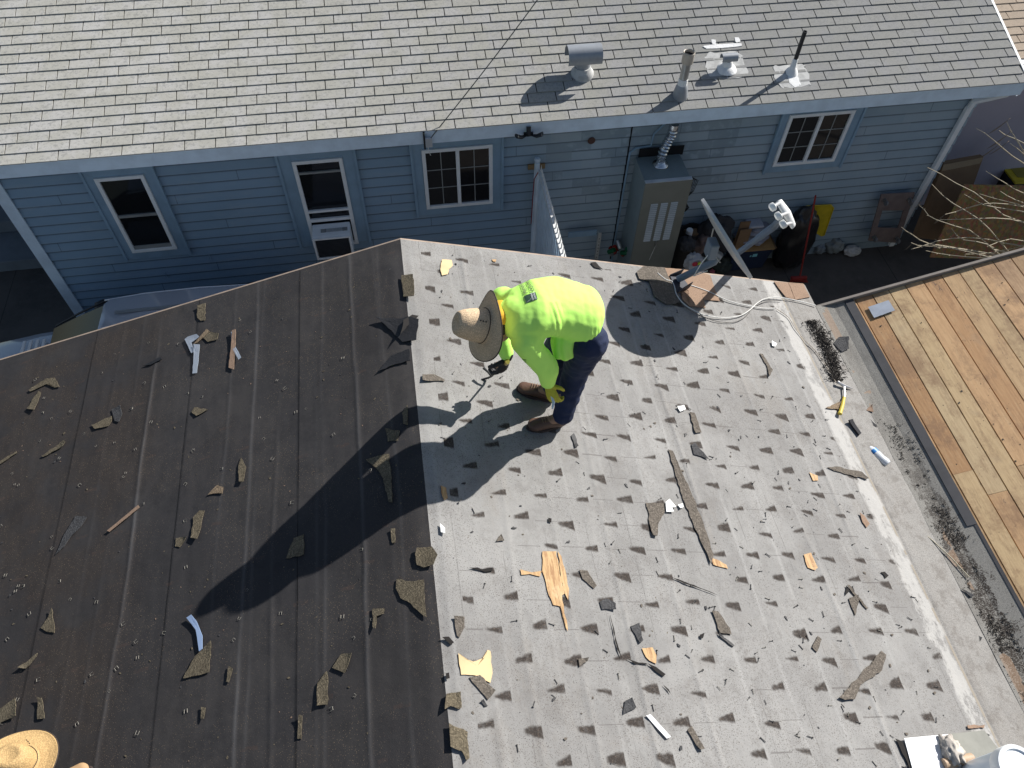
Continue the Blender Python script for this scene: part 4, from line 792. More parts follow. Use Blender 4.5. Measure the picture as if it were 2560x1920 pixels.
# ------------------------------------------------------------------ hammer and bottle in the valley
hp = on('R', *Z6(1085, 930), off=.02); hm = thing('hammer', hp, 'claw hammer with yellow grip lying by the valley', 'hammer')
a, b, c_, d_ = [on('R', *Z6(*q_), off=.022) for q_ in ((1095, 905), (1100, 960), (1085, 1030), (1070, 1078))]
MB().tube([a, b, b.lerp(c_, .35)], [.009, .008, .009], 8, flat=.7).build('shaft', simple('steel bright', (.7, .68, .64), .3, .6), hm, True)
MB().tube([b.lerp(c_, .2), c_, d_.lerp(c_, .3), d_], [.011, .014, .014, .017], 10, flat=.8).build('grip', simple('yellow rubber', (.55, .42, .05), .5), hm, True)
e, f_ = on('R', *Z6(1050, 885), off=.03), on('V', *Z6(1150, 925), off=.03)
MB().tube([e, e.lerp(a, .3)], .014, 10).tube([e.lerp(a, .3), a, a.lerp(f_, .5), f_], [.010, .013, .009, .003], 8).build('head', simple('steel bright2', (.62, .61, .6), .3, .7), hm, True)
bp_ = on('V', *Z6(1310, 1340), off=.04); wb = thing('plastic_bottle', bp_, 'crushed clear plastic bottle with a blue label in the valley', 'bottle')
a, b = on('V', *Z6(1235, 1275), off=.03), on('V', *Z6(1365, 1390), off=.035); D = b-a
film = Mat('bottle plastic', (.82, .86, .9), .15, 0, .6); film.b.inputs['Alpha'].default_value = .7; film = film.done()
MB().tube([a, a+D*.06, a+D*.12, a+D*.3, a+D*.42, a+D*.5, a+D*.7, a+D*.9, b], [.012, .012, .022, .034, .031, .036, .030, .035, .026], 14, flat=.75).build('bottle_body', film, wb, True)
MB().tube([a+D*.27, a+D*.42], .0365, 14, flat=.76).build('bottle_label', simple('bright blue label', (.04, .22, .55), .4), wb, True); MB().tube([a-D*.04, a+D*.02], .014, 10).build('cap', M_WHITE, wb, True)

# ------------------------------------------------------------------ white capped pipe and flashing, lower right
wp = on('R', 2386, 1912); vt = thing('capped_pipe', wp, 'fat white capped vent pipe at the bottom right corner', 'vent pipe')
pale = simple('pale blue white enamel', (.60, .68, .76), .3, 0, .1, 6)
pb = wp+Vector((.05, -.05, 0)); T_ = gz(2545, 1900, 3.33)
MB().lathe([(.075, 0), (.078, .02), (.10, .10), (.10, .46)], Vector((T_.x-.02, T_.y-.03, 2.84)), (0, 0, 1), 32).build('pipe', pale, vt, True)
MB().lathe([(.106, .42), (.108, .43), (.108, .50), (.104, .508), (.085, .508), (.08, .500), (.03, .500), (.001, .500)], Vector((T_.x-.02, T_.y-.03, 2.84)), (0, 0, 1), 32).build('cap', M_WHITE, vt, True)
piece('R', [(1465, 1480), (1735, 1455), (1850, 1620), (1890, 1720), (1530, 1720)], Z8, simple('bright white sheet', (.82, .83, .84), .5, 0, .1), 'flashing_sheet', th=.004, curl=0, off=.012, parent=vt, jag=0)
tag(piece('R', [(1740, 1455), (1960, 1430), (2060, 1560), (2000, 1700), (1880, 1700)], Z8, simple('old gray flashing', (.25, .25, .22), .8, 0, .3, 8), 'old_flashing', th=.003, curl=0, off=.008, parent=vt, jag=.02), 'weathered gray flashing')
MB().tube([on('R', *Z8(1700, 1640), off=.02), on('R', *Z8(1860, 1610), off=.04)], .03, 12).build('collar', simple('rusty collar', (.42, .30, .20), .6), vt, True)
def crumple(name, c, r, mat, label, cat, seed=0, amp=.35, fr=2.2, grp=None, flat=1.):
    bm = bmesh.new(); bmesh.ops.create_icosphere(bm, subdivisions=4, radius=1); s = Vector((seed*3.1, seed*1.7, seed*.9))
    for v in bm.verts:
        n = v.co.normalized(); k = 1+amp*(noise.noise(n*fr+s))+amp*.35*(1-abs(noise.noise(n*fr*2.4+s))*2)*.8+amp*.18*noise.noise(n*fr*7+s); v.co = Vector((n.x*r[0], n.y*r[1], n.z*r[2]))*k
        if v.co.z < -r[2]*.75: v.co.z = -r[2]*.75
    me = bpy.data.meshes.new(name); bm.to_mesh(me); bm.free(); me.materials.append(mat); me.shade_smooth(); o = bpy.data.objects.new(name, me); COL.objects.link(o); o.location = c; return tag(o, label, cat, grp)
crumple('crumpled_rag', on('R', *Z8(1735, 1560), off=.04), (.055, .075, .05), simple('dirty white rag', (.55, .50, .44), .8, 0, .6, 14), 'dirty white crumpled rag beside the fat white pipe', 'rag', 4, .5, 2.8)

# ------------------------------------------------------------------ satellite dish
r1, r2 = Vector(ray(1752, 506)), Vector(ray(1854, 671)); n = r1.cross(r2).normalized()
if n.x < 0: n = -n
C = on('R', 1632, 793)+SUN*.80
C = C-n*((C-Vector(CAMP)).dot(n))
# tip the axis a little so that the back shows
vdir = (Vector(CAMP)-C).normalized(); n = (n-vdir*.01).normalized()
ds = thing('satellite_dish', on('R', 1688, 705), 'gray satellite dish with triple receiver mounted near the roof edge', 'satellite dish')
upv = (Vector((0, 0, 1))-n*n.z).normalized(); rtv = n.cross(upv); A_, B2 = .335, .365
m = MB(); rings = []; prof = [(1., .0), (1.012, .004), (1.012, -.020), (.985, -.024), (.8, -.032), (.55, -.042), (.25, -.048), (.02, -.05)]; prof = prof[::-1]+[(.97, -.004), (.8, -.020), (.55, -.030), (.25, -.036), (.02, -.038)]
for r_, h in prof: rings.append([C+(rtv*math.cos(t)*B2+upv*math.sin(t)*A_)*r_+n*(h+.03) for t in [2*math.pi*k/56 for k in range(56)]])
m.loft(rings, True); m.build('reflector', M_DISH, ds, True)
lnb = C+n*.46-upv*.16; 
base = on('R', 1688, 705)
LP = [gn(1660+a*.40687, b*.40687, tuple(n), tuple(C+n*dd)) for a, b, dd in ((655, 1280, .40), (690, 1335, .40), (720, 1385, .40))]
plate = [gn(1660+a*.40687, b*.40687, tuple(n), tuple(C+n*.50)) for a, b in ((712, 1245), (755, 1310), (785, 1370))]
m = MB(); m.tube([plate[0]+(plate[0]-plate[1])*.15, plate[1], plate[2]+(plate[2]-plate[1])*.3], [.030, .040, .030], 14, flat=.55); m.build('receiver_housing', M_WHITE2, ds, True)
for l_, p_ in zip(LP, plate):
    m = MB(); m.tube([p_, l_.lerp(p_, .35)], .013, 10); rc = m.build('receiver', M_DISH, ds, True); MB().lathe([(.012, -.01), (.030, -.006), (.034, .010), (.031, .030), (.015, .038), (.001, .039)], l_+n*.03, -n, 18).build('receiver_cap', M_WHITE2, rc, True)
a0 = C-upv*.30+n*.01; armA = gn(1835, 640, tuple(n), tuple(C+n*.02)); armB = gn(1935, 566, tuple(n), tuple(C+n*.46))
m = MB(); m.tube([armA, armA.lerp(armB, .6), armA.lerp(armB, .65), armB, plate[1]], [.030, .030, .036, .036, .026], 8, flat=1.); m.build('receiver_arm', simple('arm blue gray', (.24, .29, .35), .6, 0, .15), ds, True)
bk_ = C-n*.07; mp = gz(1785, 655, 3.36)
m = MB(); m.tube([base+Vector((.02, 0, .03)), base+(mp-base)*.55+Vector((0, 0, .01)), mp, mp+Vector((.03, .0, .07)), bk_+Vector((-.02, 0, -.05))], .029, 12); m.build('mast', M_DISHB, ds, True)
m = MB(); m.box(Vector((-.05, -.06, -.09))+bk_-n*.02, Vector((.02, .05, .06))+bk_-n*.02); m.build('mounting_bracket', M_DISHB, ds, bevel=.01)
nr_ = Vector(NRM['R']).normalized(); sq = [on('R', *p_, off=.012) for p_ in ((1672, 694), (1700, 690), (1722, 722), (1692, 735))]
m = MB(); m.slab(sq, nr_, .008); e1 = (sq[1]-sq[0]).normalized(); 
for s0, s1 in ((sq[0], sq[1]), (sq[3], sq[2])): m.hexa([s0, s1, s1+(sq[0]-sq[3]).normalized()*.008, s0+(sq[0]-sq[3]).normalized()*.008], [s0+nr_*.02, s1+nr_*.07, s1+nr_*.07+(sq[0]-sq[3]).normalized()*.008, s0+nr_*.02+(sq[0]-sq[3]).normalized()*.008])
m.build('base_plate', simple('dark navy steel', (.03, .035, .05), .7, 0), ds, bevel=.003)
m = MB(); m.tube([bk_+Vector((-.03, -.02, -.03)), bk_+Vector((-.12, -.08, -.10)), bk_+Vector((-.14, -.06, -.26)), mp+Vector((-.06, -.05, -.04)), mp+Vector((-.12, -.02, -.08))], .004, 6); m.build('lead', M_CABLE, ds, True)
m = MB(); m.tube([C-n*.02-rtv*.15, C-n*.12-rtv*.1-upv*.1, mp+Vector((.02, -.06, .05))], .006, 6); m.build('brace', M_STEEL, ds, True)
ZC = lambda a, b: (1650+a*.2037, 480+b*.2037)
def cable(pts, T, r, surf, name, lab, mat, off=.008):
    P = []
    for p_ in pts:
        a = on(surf, *T(*p_), off=off+r); P.append(a)
    Q = []
    for i in range(len(P)-1):   # catmull-rom
        p0, p1, p2, p3 = P[max(i-1, 0)], P[i], P[i+1], P[min(i+2, len(P)-1)]
        for k in range(6): t = k/6; Q.append(.5*((2*p1)+(p2-p0)*t+(2*p0-5*p1+4*p2-p3)*t*t+(3*p1-p0-3*p2+p3)*t**3))
    Q.append(P[-1]); m = MB(); m.tube(Q, r, 7); return tag(m.build(name, mat, None, True, loc=P[0]), lab, 'cable')
cable([(-40, 1010), (60, 1090), (130, 1110), (165, 1170), (190, 1270), (260, 1370), (370, 1450), (520, 1520), (700, 1555), (850, 1555), (980, 1530), (1080, 1470), (1180, 1380), (1280, 1325), (1450, 1310), (1700, 1355), (1900, 1408)], ZC, .0042, 'R', 'coax_cable', 'thick white cable looping from the dish foot to the roof corner', M_CABLE, .012)
cable([(340, 1150), (480, 1195), (620, 1250), (760, 1320), (900, 1370), (1080, 1410), (1250, 1440), (1400, 1440)], ZC, .0042, 'R', 'coax_cable', 'short white cable running straight from the dish foot plate', M_CABLE, .010)
cable([(150, 1200), (200, 1300), (300, 1420), (450, 1510), (640, 1585), (800, 1610), (930, 1600), (1040, 1540), (1120, 1450), (1200, 1390), (1330, 1345), (1480, 1345)], ZC, .003, 'R', 'coax_cable', 'thin dark cable beside the thick white loop', simple('gray cable', (.14, .13, .12), .6), .008)
cable([(690, 430), (760, 480), (800, 545), (860, 620), (930, 690), (985, 770), (1020, 830), (1050, 880)], Z6, .0032, 'R', 'coax_cable', 'thin pale cord trailing down to the hammer', simple('tan cord', (.52, .46, .38), .8), .008)

# ------------------------------------------------------------------ yard
def lid(px, py, z): return gz(px, py, z)
# gate
gt = thing('metal_gate', (1.5, 6.4, 0), 'pale blue corrugated metal gate with a spiked top rail', 'gate'); zt = 2.0
G0, G1 = gz(1350, 425, zt), gz(1412, 655, zt); 
m = MB(); N = 46
for i in range(N):
    a, b = G0.lerp(G1*1+(G1-G0)*.25, i/N), G0.lerp(G1+(G1-G0)*.25, (i+1)/N); o_ = .018 if i % 2 else 0
    m.box((a.x-.004+o_, min(a.y, b.y), .08), (a.x+.004+o_, max(a.y, b.y), zt-.02))
m.build('panel', M_FASC, gt); m = MB(); G2 = G1+(G1-G0)*.25; m.hexa([G0+Vector((-.02, 0, -.04)), G0+Vector((.03, 0, -.04)), G2+Vector((.03, 0, -.04)), G2+Vector((-.02, 0, -.04))], [G0+Vector((-.02, 0, 0)), G0+Vector((.03, 0, 0)), G2+Vector((.03, 0, 0)), G2+Vector((-.02, 0, 0))]); m.build('top_rail', M_WHITE2, gt)
m = MB()
for i in range(24): p_ = G0.lerp(G2, (i+.5)/24); m.lathe([(.010, 0), (.007, .05), (.001, .10)], p_+Vector((.006, 0, 0)), (0, 0, 1), 6)
m.build('spike', M_WHITE2, gt); pp = gy(1342, 425, YW-.07)
MB().lathe([(.032, -2.0), (.032, .0)], Vector((pp.x, YW-.075, 2.05)), (0, 0, 1), 14).lathe([(.020, 0), (.034, .015), (.038, .035), (.028, .06), (.001, .07)], Vector((pp.x, YW-.075, 2.05)), (0, 0, 1), 14).build('post', M_FASC, gt, True)
MB().box((pp.x-.10, YW-.05, 1.93), (pp.x+.10, YW-.028, 2.0)).build('mounting_block', simple('bare wood block', (.30, .20, .10), .8), gt)
m = MB(); m.tube([(pp.x+.02, YW-.12, 1.97), (pp.x-.035, YW-.12, 1.85), (pp.x-.04, YW-.115, 1.6), (pp.x-.045, YW-.11, 1.15)], .006, 6); m.build('cable', M_RED, gt, True)
# perforated angle post + small board
an = thing('perforated_post', gy(1500, 640, 6.9), 'perforated steel angle post standing by the gate', 'post'); a = gy(1500, 580, 7.0)
m = MB(); m.box((a.x-.025, 6.98, 0), (a.x+.02, 6.986, a.z)); m.box((a.x-.025, 6.987, 0), (a.x-.019, 7.02, a.z)); m.build('angle', simple('zinc angle', (.52, .53, .50), .5, .3), an)
m = MB()
for i in range(16): m.box((a.x-.006, 6.977, .05+i*(a.z-.1)/16), (a.x+.002, 6.9795, .065+i*(a.z-.1)/16))
m.build('holes', M_DARK, an); MB().box((a.x-.40, 7.04, a.z-.09), (a.x-.03, 7.055, a.z-.0)).build('cross_board', M_TRIM, an)
# bag of cans
cb = thing('bag_of_cans', gy(1545, 635, 6.9), 'heap of red and green drink cans beside the cabinet', 'cans'); rnd = random.Random(8); c0 = wloc(cb); 
for k in range(8):
    a = c0+Vector((rnd.uniform(-.10, .10), rnd.uniform(-.08, .08), rnd.uniform(-.02, .16))); d_ = Vector((rnd.uniform(-1, 1), rnd.uniform(-1, 1), rnd.uniform(-.5, 1))).normalized()
    MB().lathe([(.024, -.06), (.032, -.053), (.032, .05), (.025, .06), (.001, .058)], a, d_, 14).build('can', [simple('can red', (.35, .03, .02), .3, .5), simple('can green', (.02, .14, .06), .3, .5), M_STEEL][k % 3], cb, True)
# small pail bag with white tub
pl = thing('tote_bag', gz(1717, 640, 0), 'open dark bag holding brown papers and a white jug, right of the cabinet', 'bag')
b = gy(*ZC(370, 520), 6.95); bz = b.z
m = MB(); n_ = 18; rings = []
for h, r_ in ((0, .11), (.15, .13), (bz*.6, .13), (bz, .15), (bz+.05, .15), (bz+.04, .135), (bz-.1, .12)): rings.append([Vector((b.x+math.cos(t)*r_*(1+.08*math.sin(3*t+h*9)), 6.98+math.sin(t)*r_*.8, h+.03*math.sin(2*t)*(h > .3))) for t in [2*math.pi*k/n_ for k in range(n_)]])
m.loft(rings); m.build('bag_body', simple('black woven bag', (.035, .033, .033), .8, bump=.003), pl, True)
MB().tube([(b.x-.03, 6.93, bz-.05), (b.x-.035, 6.92, bz+.11)], [.045, .042], 14).build('jug', M_WHITE, pl, True)
MB().box((b.x-.08, 6.9, bz-.08), (b.x+.09, 7.0, bz+.05), None).build('papers', M_CARD, pl)
crumple('cloth_heap', gy(*ZC(520, 640), 6.85), (.11, .1, .13), simple('brown towel', (.15, .11, .10), .95, 0, .4, 12, bump=.006, bs=50), 'rolled brown towel heap between the bag and the dish', 'towel', 6)
crumple('grocery_bag', gy(*ZC(420, 860), 6.45)+Vector((0, 0, 0)), (.11, .10, .13), simple('gray grocery film', (.38, .38, .40), .4, 0, .3, 10), 'gray plastic grocery bag with a red and yellow print behind the dish mast', 'bag', 9, .3)
crumple('printed_wrapper', gy(*ZC(430, 885), 6.34), (.035, .02, .025), simple('red print', (.5, .03, .05), .5), 'red wrapper on the gray grocery bag', 'wrapper', 3); crumple('printed_wrapper', gy(*ZC(487, 880), 6.33), (.025, .02, .025), simple('yellow green print', (.45, .50, .04), .5), 'yellow green wrapper on the gray grocery bag', 'wrapper', 5)
crumple('trash_pile', gy(*ZC(640, 560), 6.95), (.24, .15, .34), simple('very dark cloth', (.03, .03, .034), .8, 0, .4, 10), 'dark heap of clothes against the wall left of the blue bin', 'clothes heap', 11)
crumple('rag_heap', gy(*ZC(330, 640), 6.75), (.10, .09, .10), simple('dark gray rags', (.05, .05, .055), .9, 0, .4, 12), 'dark gray rags on the ground between cabinet and grocery bag', 'rags', 41)
crumple('rag_heap', gz(*ZC(760, 900), .12), (.13, .10, .12), simple('dark green rags', (.035, .045, .04), .9, 0, .4, 12), 'dark heap under the satellite dish, left of the blue bin', 'rags', 43)
crumple('paper_cup', gz(*ZC(640, 985), .03)+Vector((0, 0, .02)), (.035, .03, .03), simple('pink wrapper', (.4, .1, .14), .6), 'pinkish wrapper just past the roof edge below the dish mast', 'wrapper', 45)
pt_ = gz(1300+1000*.226, 300+1530*.226, .0)
# blue bin
bb = thing('blue_bin', gz(1860, 650, 0), 'dark blue storage bin heaped with cardboard and quilted pads', 'bin')
A0 = gz(*ZC(900, 700), .44); A1 = gz(*ZC(1420, 700), .44); x0, x1, yf, yb = A0.x, A1.x, (A0.y+A1.y)/2, (A0.y+A1.y)/2+.30
def tbox(m, x0, x1, y0, y1, z0, z1, tp=.04): m.hexa([(x0+tp, y0+tp, z0), (x1-tp, y0+tp, z0), (x1-tp, y1-tp, z0), (x0+tp, y1-tp, z0)], [(x0, y0, z1), (x1, y0, z1), (x1, y1, z1), (x0, y1, z1)])
m = MB(); tbox(m, x0, x1, yf, yb, 0.01, .44); m.build('tub', M_BLUE, bb, bevel=.012); m = MB(); frame2 = m.box((x0-.012, yf-.014, .415), (x1+.012, yf-.001, .442)); m.build('rim', M_BLUE, bb)
lg = gy(*ZC(1160, 770), yf+.005); m = MB(); ex_ = .045
m.box((lg.x-.055, yf+.012, lg.z-.04), (lg.x-.035, yf+.016, lg.z+.045)); m.box((lg.x-.02, yf+.010, lg.z-.045), (lg.x+.045, yf+.013, lg.z+.045)); m.build('sticker', simple('cyan sticker', (.25, .62, .70), .5), bb)
cd = thing('cardboard_stack', (x0+.2, yf+.15, .44), 'brown cardboard flaps sticking out of the blue bin', 'cardboard')
MB().box((x0-.02, yf-.03, .443), (x1+.02, yf+.26, .452)).box((x0, yf+.02, .455), (x0+.16, yf+.03, .80), Matrix.Rotation(0, 4, 'X')).box((x0-.01, yf+.06, .455), (x0+.13, yf+.07, .90)).build('flaps', M_CARD, cd)
m = MB(); m.hexa([(x0-.03, yf-.05, .456), (x1-.02, yf-.06, .456), (x1-.02, yf+.22, .49), (x0-.03, yf+.12, .49)], [(x0-.03, yf-.05, .462), (x1-.02, yf-.06, .462), (x1-.02, yf+.22, .497), (x0-.03, yf+.12, .497)]); m.build('tray', simple('light cardboard', (.42, .25, .10), .8), cd)
for k, (dx, dy, dz, lab) in enumerate(((.20, .15, .56, 'lower gray quilted moving pad on the blue bin'), (.26, .18, .66, 'upper gray quilted moving pad on the blue bin'))):
    crumple('moving_pad', Vector((x0+dx+.06, yf+dy, dz)), (.22-.04*k, .17-.03*k, .06), M_CLOTH, lab, 'pad', 21+k, .3, 2.0)
cu = thing('seat_cushion', (x0+.24, yf+.2, .74), 'pale gray flat cushion on top of the quilted pads', 'cushion'); MB().box((x0+.14, yf+.08, .735), (x0+.36, yf+.30, .775), None).build('pad', simple('pale cushion', (.48, .50, .56), .8), cu, bevel=.015)
# black trash bag
tb0 = gz(*ZC(1640, 900), 0); o = crumple('trash_bag', Vector((gy(1985, 600, 6.95).x+.03, 6.96, .50)), (.235, .17, .56), M_BAG, 'tall shiny black trash bag leaning on the wall', 'trash bag', 14, .22, 2.6)
# broom
br_ = thing('broom', gz(1995, 692, 0), 'red push broom standing against the wall by the trash bag', 'broom'); a = gy(*ZC(1910, 45), 6.62); b = gz(*ZC(1718, 1035), .10)
MB().tube([a, b], .0115, 8).build('handle', M_RED, br_, True); h0, h1 = gz(*ZC(1610, 1055), .10), gz(*ZC(1800, 1050), .10); k0, k1 = gz(*ZC(1582, 1112), .0), gz(*ZC(1822, 1112), .0)
m = MB(); m.hexa([h0+Vector((0, -.02, -.02)), h1+Vector((0, -.02, -.02)), h1+Vector((0, .02, -.02)), h0+Vector((0, .02, -.02))], [h0+Vector((0, -.02, .02)), h1+Vector((0, -.02, .02)), h1+Vector((0, .02, .02)), h0+Vector((0, .02, .02))]); m.build('head', M_RED, br_, bevel=.005)
m = MB()
for i in range(26): t = (i+.5)/26; m.tube([h0.lerp(h1, t)+Vector((0, 0, -.02)), k0.lerp(k1, t)+Vector((0, 0, .005))], .0045, 4)
m.build('bristles', M_RED, br_)
# yellow lid leaning
yl = thing('yellow_lid', gy(*ZC(1980, 500), 7.1), 'yellow tote lid leaning on the wall behind the trash bag', 'lid'); P = [gy(*ZC(*q_), 7.08) for q_ in ((1790, 165), (2090, 150), (2125, 190), (2010, 520), (1975, 530), (1800, 420))]
m = MB(); m.slab(P, (0, -1, 0), .012); m.build('panel', M_YEL, yl, bevel=.004); c = sum(P, Vector())/6; m = MB(); Pr = [q_+Vector((0, -.013, 0)) for q_ in P]; k = len(P)
for i in range(k): m.tube([Pr[i], Pr[(i+1) % k]], .010, 6)
m.build('rim', M_YEL, yl)
# little litter bags
crumple('plastic_bag', gz(*ZC(2130, 660), .10)+Vector((0, 0, .02)), (.13, .11, .12), simple('clear green bag', (.22, .25, .25), .3, 0, .3, 12), 'translucent greenish plastic bag on the ground right of the broom', 'bag', 31)
crumple('plastic_bag', gz(*ZC(1960, 700), .08), (.07, .06, .08), simple('clear bag', (.25, .29, .32), .3, 0, .3, 12), 'small clear bag squeezed between trash bag and greenish bag', 'bag', 33)
crumple('paper_bag', gz(2050+295*.2713, 250+1390*.2713, .06), (.11, .08, .07), simple('white bag', (.55, .55, .54), .6, 0, .4, 9), 'crumpled white paper bag on the dark ground', 'bag', 35, .3)
m = MB(); c = gz(2050+230*.2713, 250+1250*.2713, .12)
for k in range(5): m.tube([c+Vector((.06*math.cos(t+k)+.02*k-.04, .05*math.sin(t*1.3+k), .07*math.sin(t)+.02*k)) for t in [j*.5 for j in range(13)]], .005, 5)
tag(m.build('rope_coil', simple('tan rope', (.22, .15, .07), .9), None, True, loc=c), 'loose coil of tan rope above the white paper bag', 'rope')
# furniture dolly
dl = thing('furniture_dolly', gy(2200, 600, 7.0), 'wooden furniture dolly with four casters leaning on the wall', 'dolly'); V4 = lambda a, b: (2050+a*.2713, 250+b*.2713)
TL, TR_, BL, BR = gy(*V4(560, 862), 7.08), gy(*V4(868, 845), 7.08), gy(*V4(440, 1290), 6.98), gy(*V4(715, 1310), 6.98)
dx, dv = (TR_-TL), (BL-TL); nn = dx.cross(dv).normalized(); nn = nn if nn.y < 0 else -nn
def dp(u, v): return TL.lerp(TR_, u).lerp(BL.lerp(BR, u), v)
m = MB(); wood = simple('gray brown ply', (.20, .155, .14), .8, 0, .4, 8)
for u0, u1, v0, v1 in ((0, 1, 0, .34), (0, .17, .342, .70), (.83, 1, .342, .70), (0, 1, .702, 1)): m.slab([dp(u0, v0), dp(u1, v0), dp(u1, v1), dp(u0, v1)], nn, .022)
m.build('deck', wood, dl, bevel=.003)
for u, v in ((.13, .12), (.88, .12), (.13, .90), (.88, .90)):
    p_ = dp(u, v)+nn*.023; m = MB(); m.tube([p_, p_+nn*.03], .028, 10); c_ = m.build('caster', M_STEEL, dl, True); m = MB(); m.lathe([(.012, -.014), (.034, -.012), (.036, 0), (.034, .012), (.012, .014)], p_+nn*.06+Vector((0, 0, -.01)), dx, 16); m.build('wheel', simple('gray wheel', (.18, .18, .18), .6), c_, True)
# leaning tall cardboard box, strand board, tote
cb = thing('cardboard_box', gz(2290, 590, 0), 'tall flattened cardboard box leaning beyond the downspout', 'box')
P = [gy(*V4(1110, 565), 7.30), gy(*V4(1475, 500), 7.36), gy(*V4(1200, 1290), 6.98), gy(*V4(850, 1245), 6.98)]
m = MB(); m.slab(P, (.25, -1, .1), .06); m.build('panel', M_CARD, cb); m = MB(); m.slab([P[0]+Vector((0, -.075, .005)), P[1]+Vector((0, -.075, .005)), P[1]+Vector((-.01, -.085, -.09)), P[0]+Vector((.02, -.085, -.09))], (.2, -1, .1), .004); m.build('flap', simple('light flap', (.36, .27, .17), .85), cb)
ob = thing('strand_board', gz(2400, 640, 0), 'sheet of orange strand board leaning behind the bare twigs', 'board'); P = [gy(*V4(1335, 782), 6.75), gy(*V4(2300, 800), 6.75), gy(*V4(2300, 1500), 6.35), gy(*V4(1010, 1450), 6.35)]
m = MB(); m.slab(P, (0, 1, 0), .014); m.build('sheet', M_OSB, ob)
tt = thing('storage_tote', gz(2530, 470, .2), 'black storage tote with yellow lid by the stucco wall', 'tote'); zt_ = .55; P = [gz(*V4(*q_), zt_) for q_ in ((1632, 545), (1900, 520), (2060, 760), (1800, 762))]
m = MB(); c = sum(P, Vector())/4; m.add([p_+Vector((0, 0, -.03)) for p_ in P]+[c+(p_-c)*.82+Vector((0, 0, -.54)) for p_ in P], [(0, 1, 2, 3), (4, 7, 6, 5), (0, 4, 5, 1), (1, 5, 6, 2), (2, 6, 7, 3), (3, 7, 4, 0)]); m.build('tub', M_BLK, tt, bevel=.02)
m = MB(); m.slab([p_+(p_-c)*.04+Vector((0, 0, -.025)) for p_ in P], (0, 0, 1), .03); lo = m.build('lid', M_YEL, tt, bevel=.012); m = MB(); m.slab([c+(p_-c)*.62+Vector((0, 0, .006)) for p_ in P], (0, 0, 1), .004); m.build('lid_recess', simple('dirty olive', (.30, .24, .04), .6), lo)

# ------------------------------------------------------------------ bare tree twigs over the roof edge
tr = thing('bare_shrub', gy(2620, 640, 4.6), 'leafless shrub with pale twigs reaching over the yard', 'shrub')
tw = [([(990, 622), (1110, 680), (1250, 765), (1420, 850), (1530, 935), (1690, 1060), (1880, 1130)], 4.9), ([(1030, 775), (1120, 870), (1220, 950), (1360, 1030), (1470, 1105), (1560, 1190), (1640, 1285)], 4.7),
      ([(905, 960), (960, 1010), (1000, 1065), (1075, 1105), (1240, 1160), (1380, 1200), (1480, 1275), (1560, 1340), (1650, 1390)], 4.6), ([(1075, 1105), (1260, 1100), (1420, 1093), (1600, 1088), (1750, 1098), (1880, 1130)], 4.7),
      ([(750, 1170), (790, 1205), (850, 1240), (920, 1290), (1005, 1325)], 4.55), ([(840, 1375), (930, 1350), (1080, 1300), (1220, 1275), (1380, 1268), (1560, 1285), (1700, 1320), (1780, 1332)], 4.5),
      ([(840, 1315), (900, 1340), (1050, 1350), (1200, 1365), (1350, 1395), (1480, 1430)], 4.4), ([(975, 1388), (1080, 1412), (1200, 1430), (1340, 1445), (1480, 1455)], 4.3), ([(1210, 1180), (1260, 1250), (1330, 1290), (1440, 1305), (1540, 1330), (1600, 1380)], 4.5),
      ([(1440, 262), (1520, 305), (1600, 370), (1680, 440), (1770, 515), (1880, 585)], 5.0), ([(1530, 655), (1630, 720), (1700, 760), (1790, 820), (1880, 860)], 4.9), ([(1660, 840), (1720, 880), (1800, 920), (1880, 950)], 4.8),
      ([(1330, 870), (1420, 920), (1500, 965), (1620, 990), (1760, 1010), (1880, 1030)], 4.75), ([(1150, 1055), (1250, 1030), (1340, 1000), (1410, 980)], 4.7), ([(1470, 865), (1600, 905), (1740, 940), (1880, 975)], 4.85), ([(1720, 200), (1760, 290), (1820, 380), (1880, 480)], 5.0),
      ([(1750, 400), (1810, 440), (1880, 500)], 5.0), ([(1480, 960), (1600, 950), (1740, 960), (1880, 985)], 4.8), ([(1540, 1350), (1640, 1310), (1760, 1280), (1880, 1300)], 4.5), ([(1340, 1420), (1480, 1420), (1620, 1400), (1780, 1370), (1880, 1340)], 4.35), ([(1650, 280), (1700, 320), (1790, 355), (1880, 400)], 5.0)]
for i, (pp_, y_) in enumerate(tw):
    P = [gy(*V4(*q_), y_+.10*math.sin(i+k*.8)) for k, q_ in enumerate(pp_)]; P.append(P[-1]+(P[-1]-P[-2])*1.2); n_ = len(P)
    m = MB(); m.tube(P, [.0026+.0050*k/n_ for k in range(n_)], 6); 
    rnd = random.Random(i)
    for k in range(1, n_-1):
        d_ = (P[k+1]-P[k]).normalized(); s_ = d_.cross(Vector((0, 0, 1)))*rnd.choice((-1, 1)); L = rnd.uniform(.008, .03); m.tube([P[k], P[k]+(s_+Vector((0, 0, .4))).normalized()*L-d_*L*.6], [.003, .0015], 5)
    m.build('twig', M_BARK, tr, True)
root = Vector((7.2, 4.75, 1.9)); m = MB()
for i, (pp_, y_) in enumerate(tw[::2]): P_ = gy(*V4(*pp_[-1]), y_); m.tube([P_, P_.lerp(root, .5)+Vector((.1, 0, -.05)), root], [.008, .012, .02], 6)
m.tube([root, Vector((7.3, 4.8, 0))], [.03, .05], 8); m.build('trunk', M_BARK, tr, True)
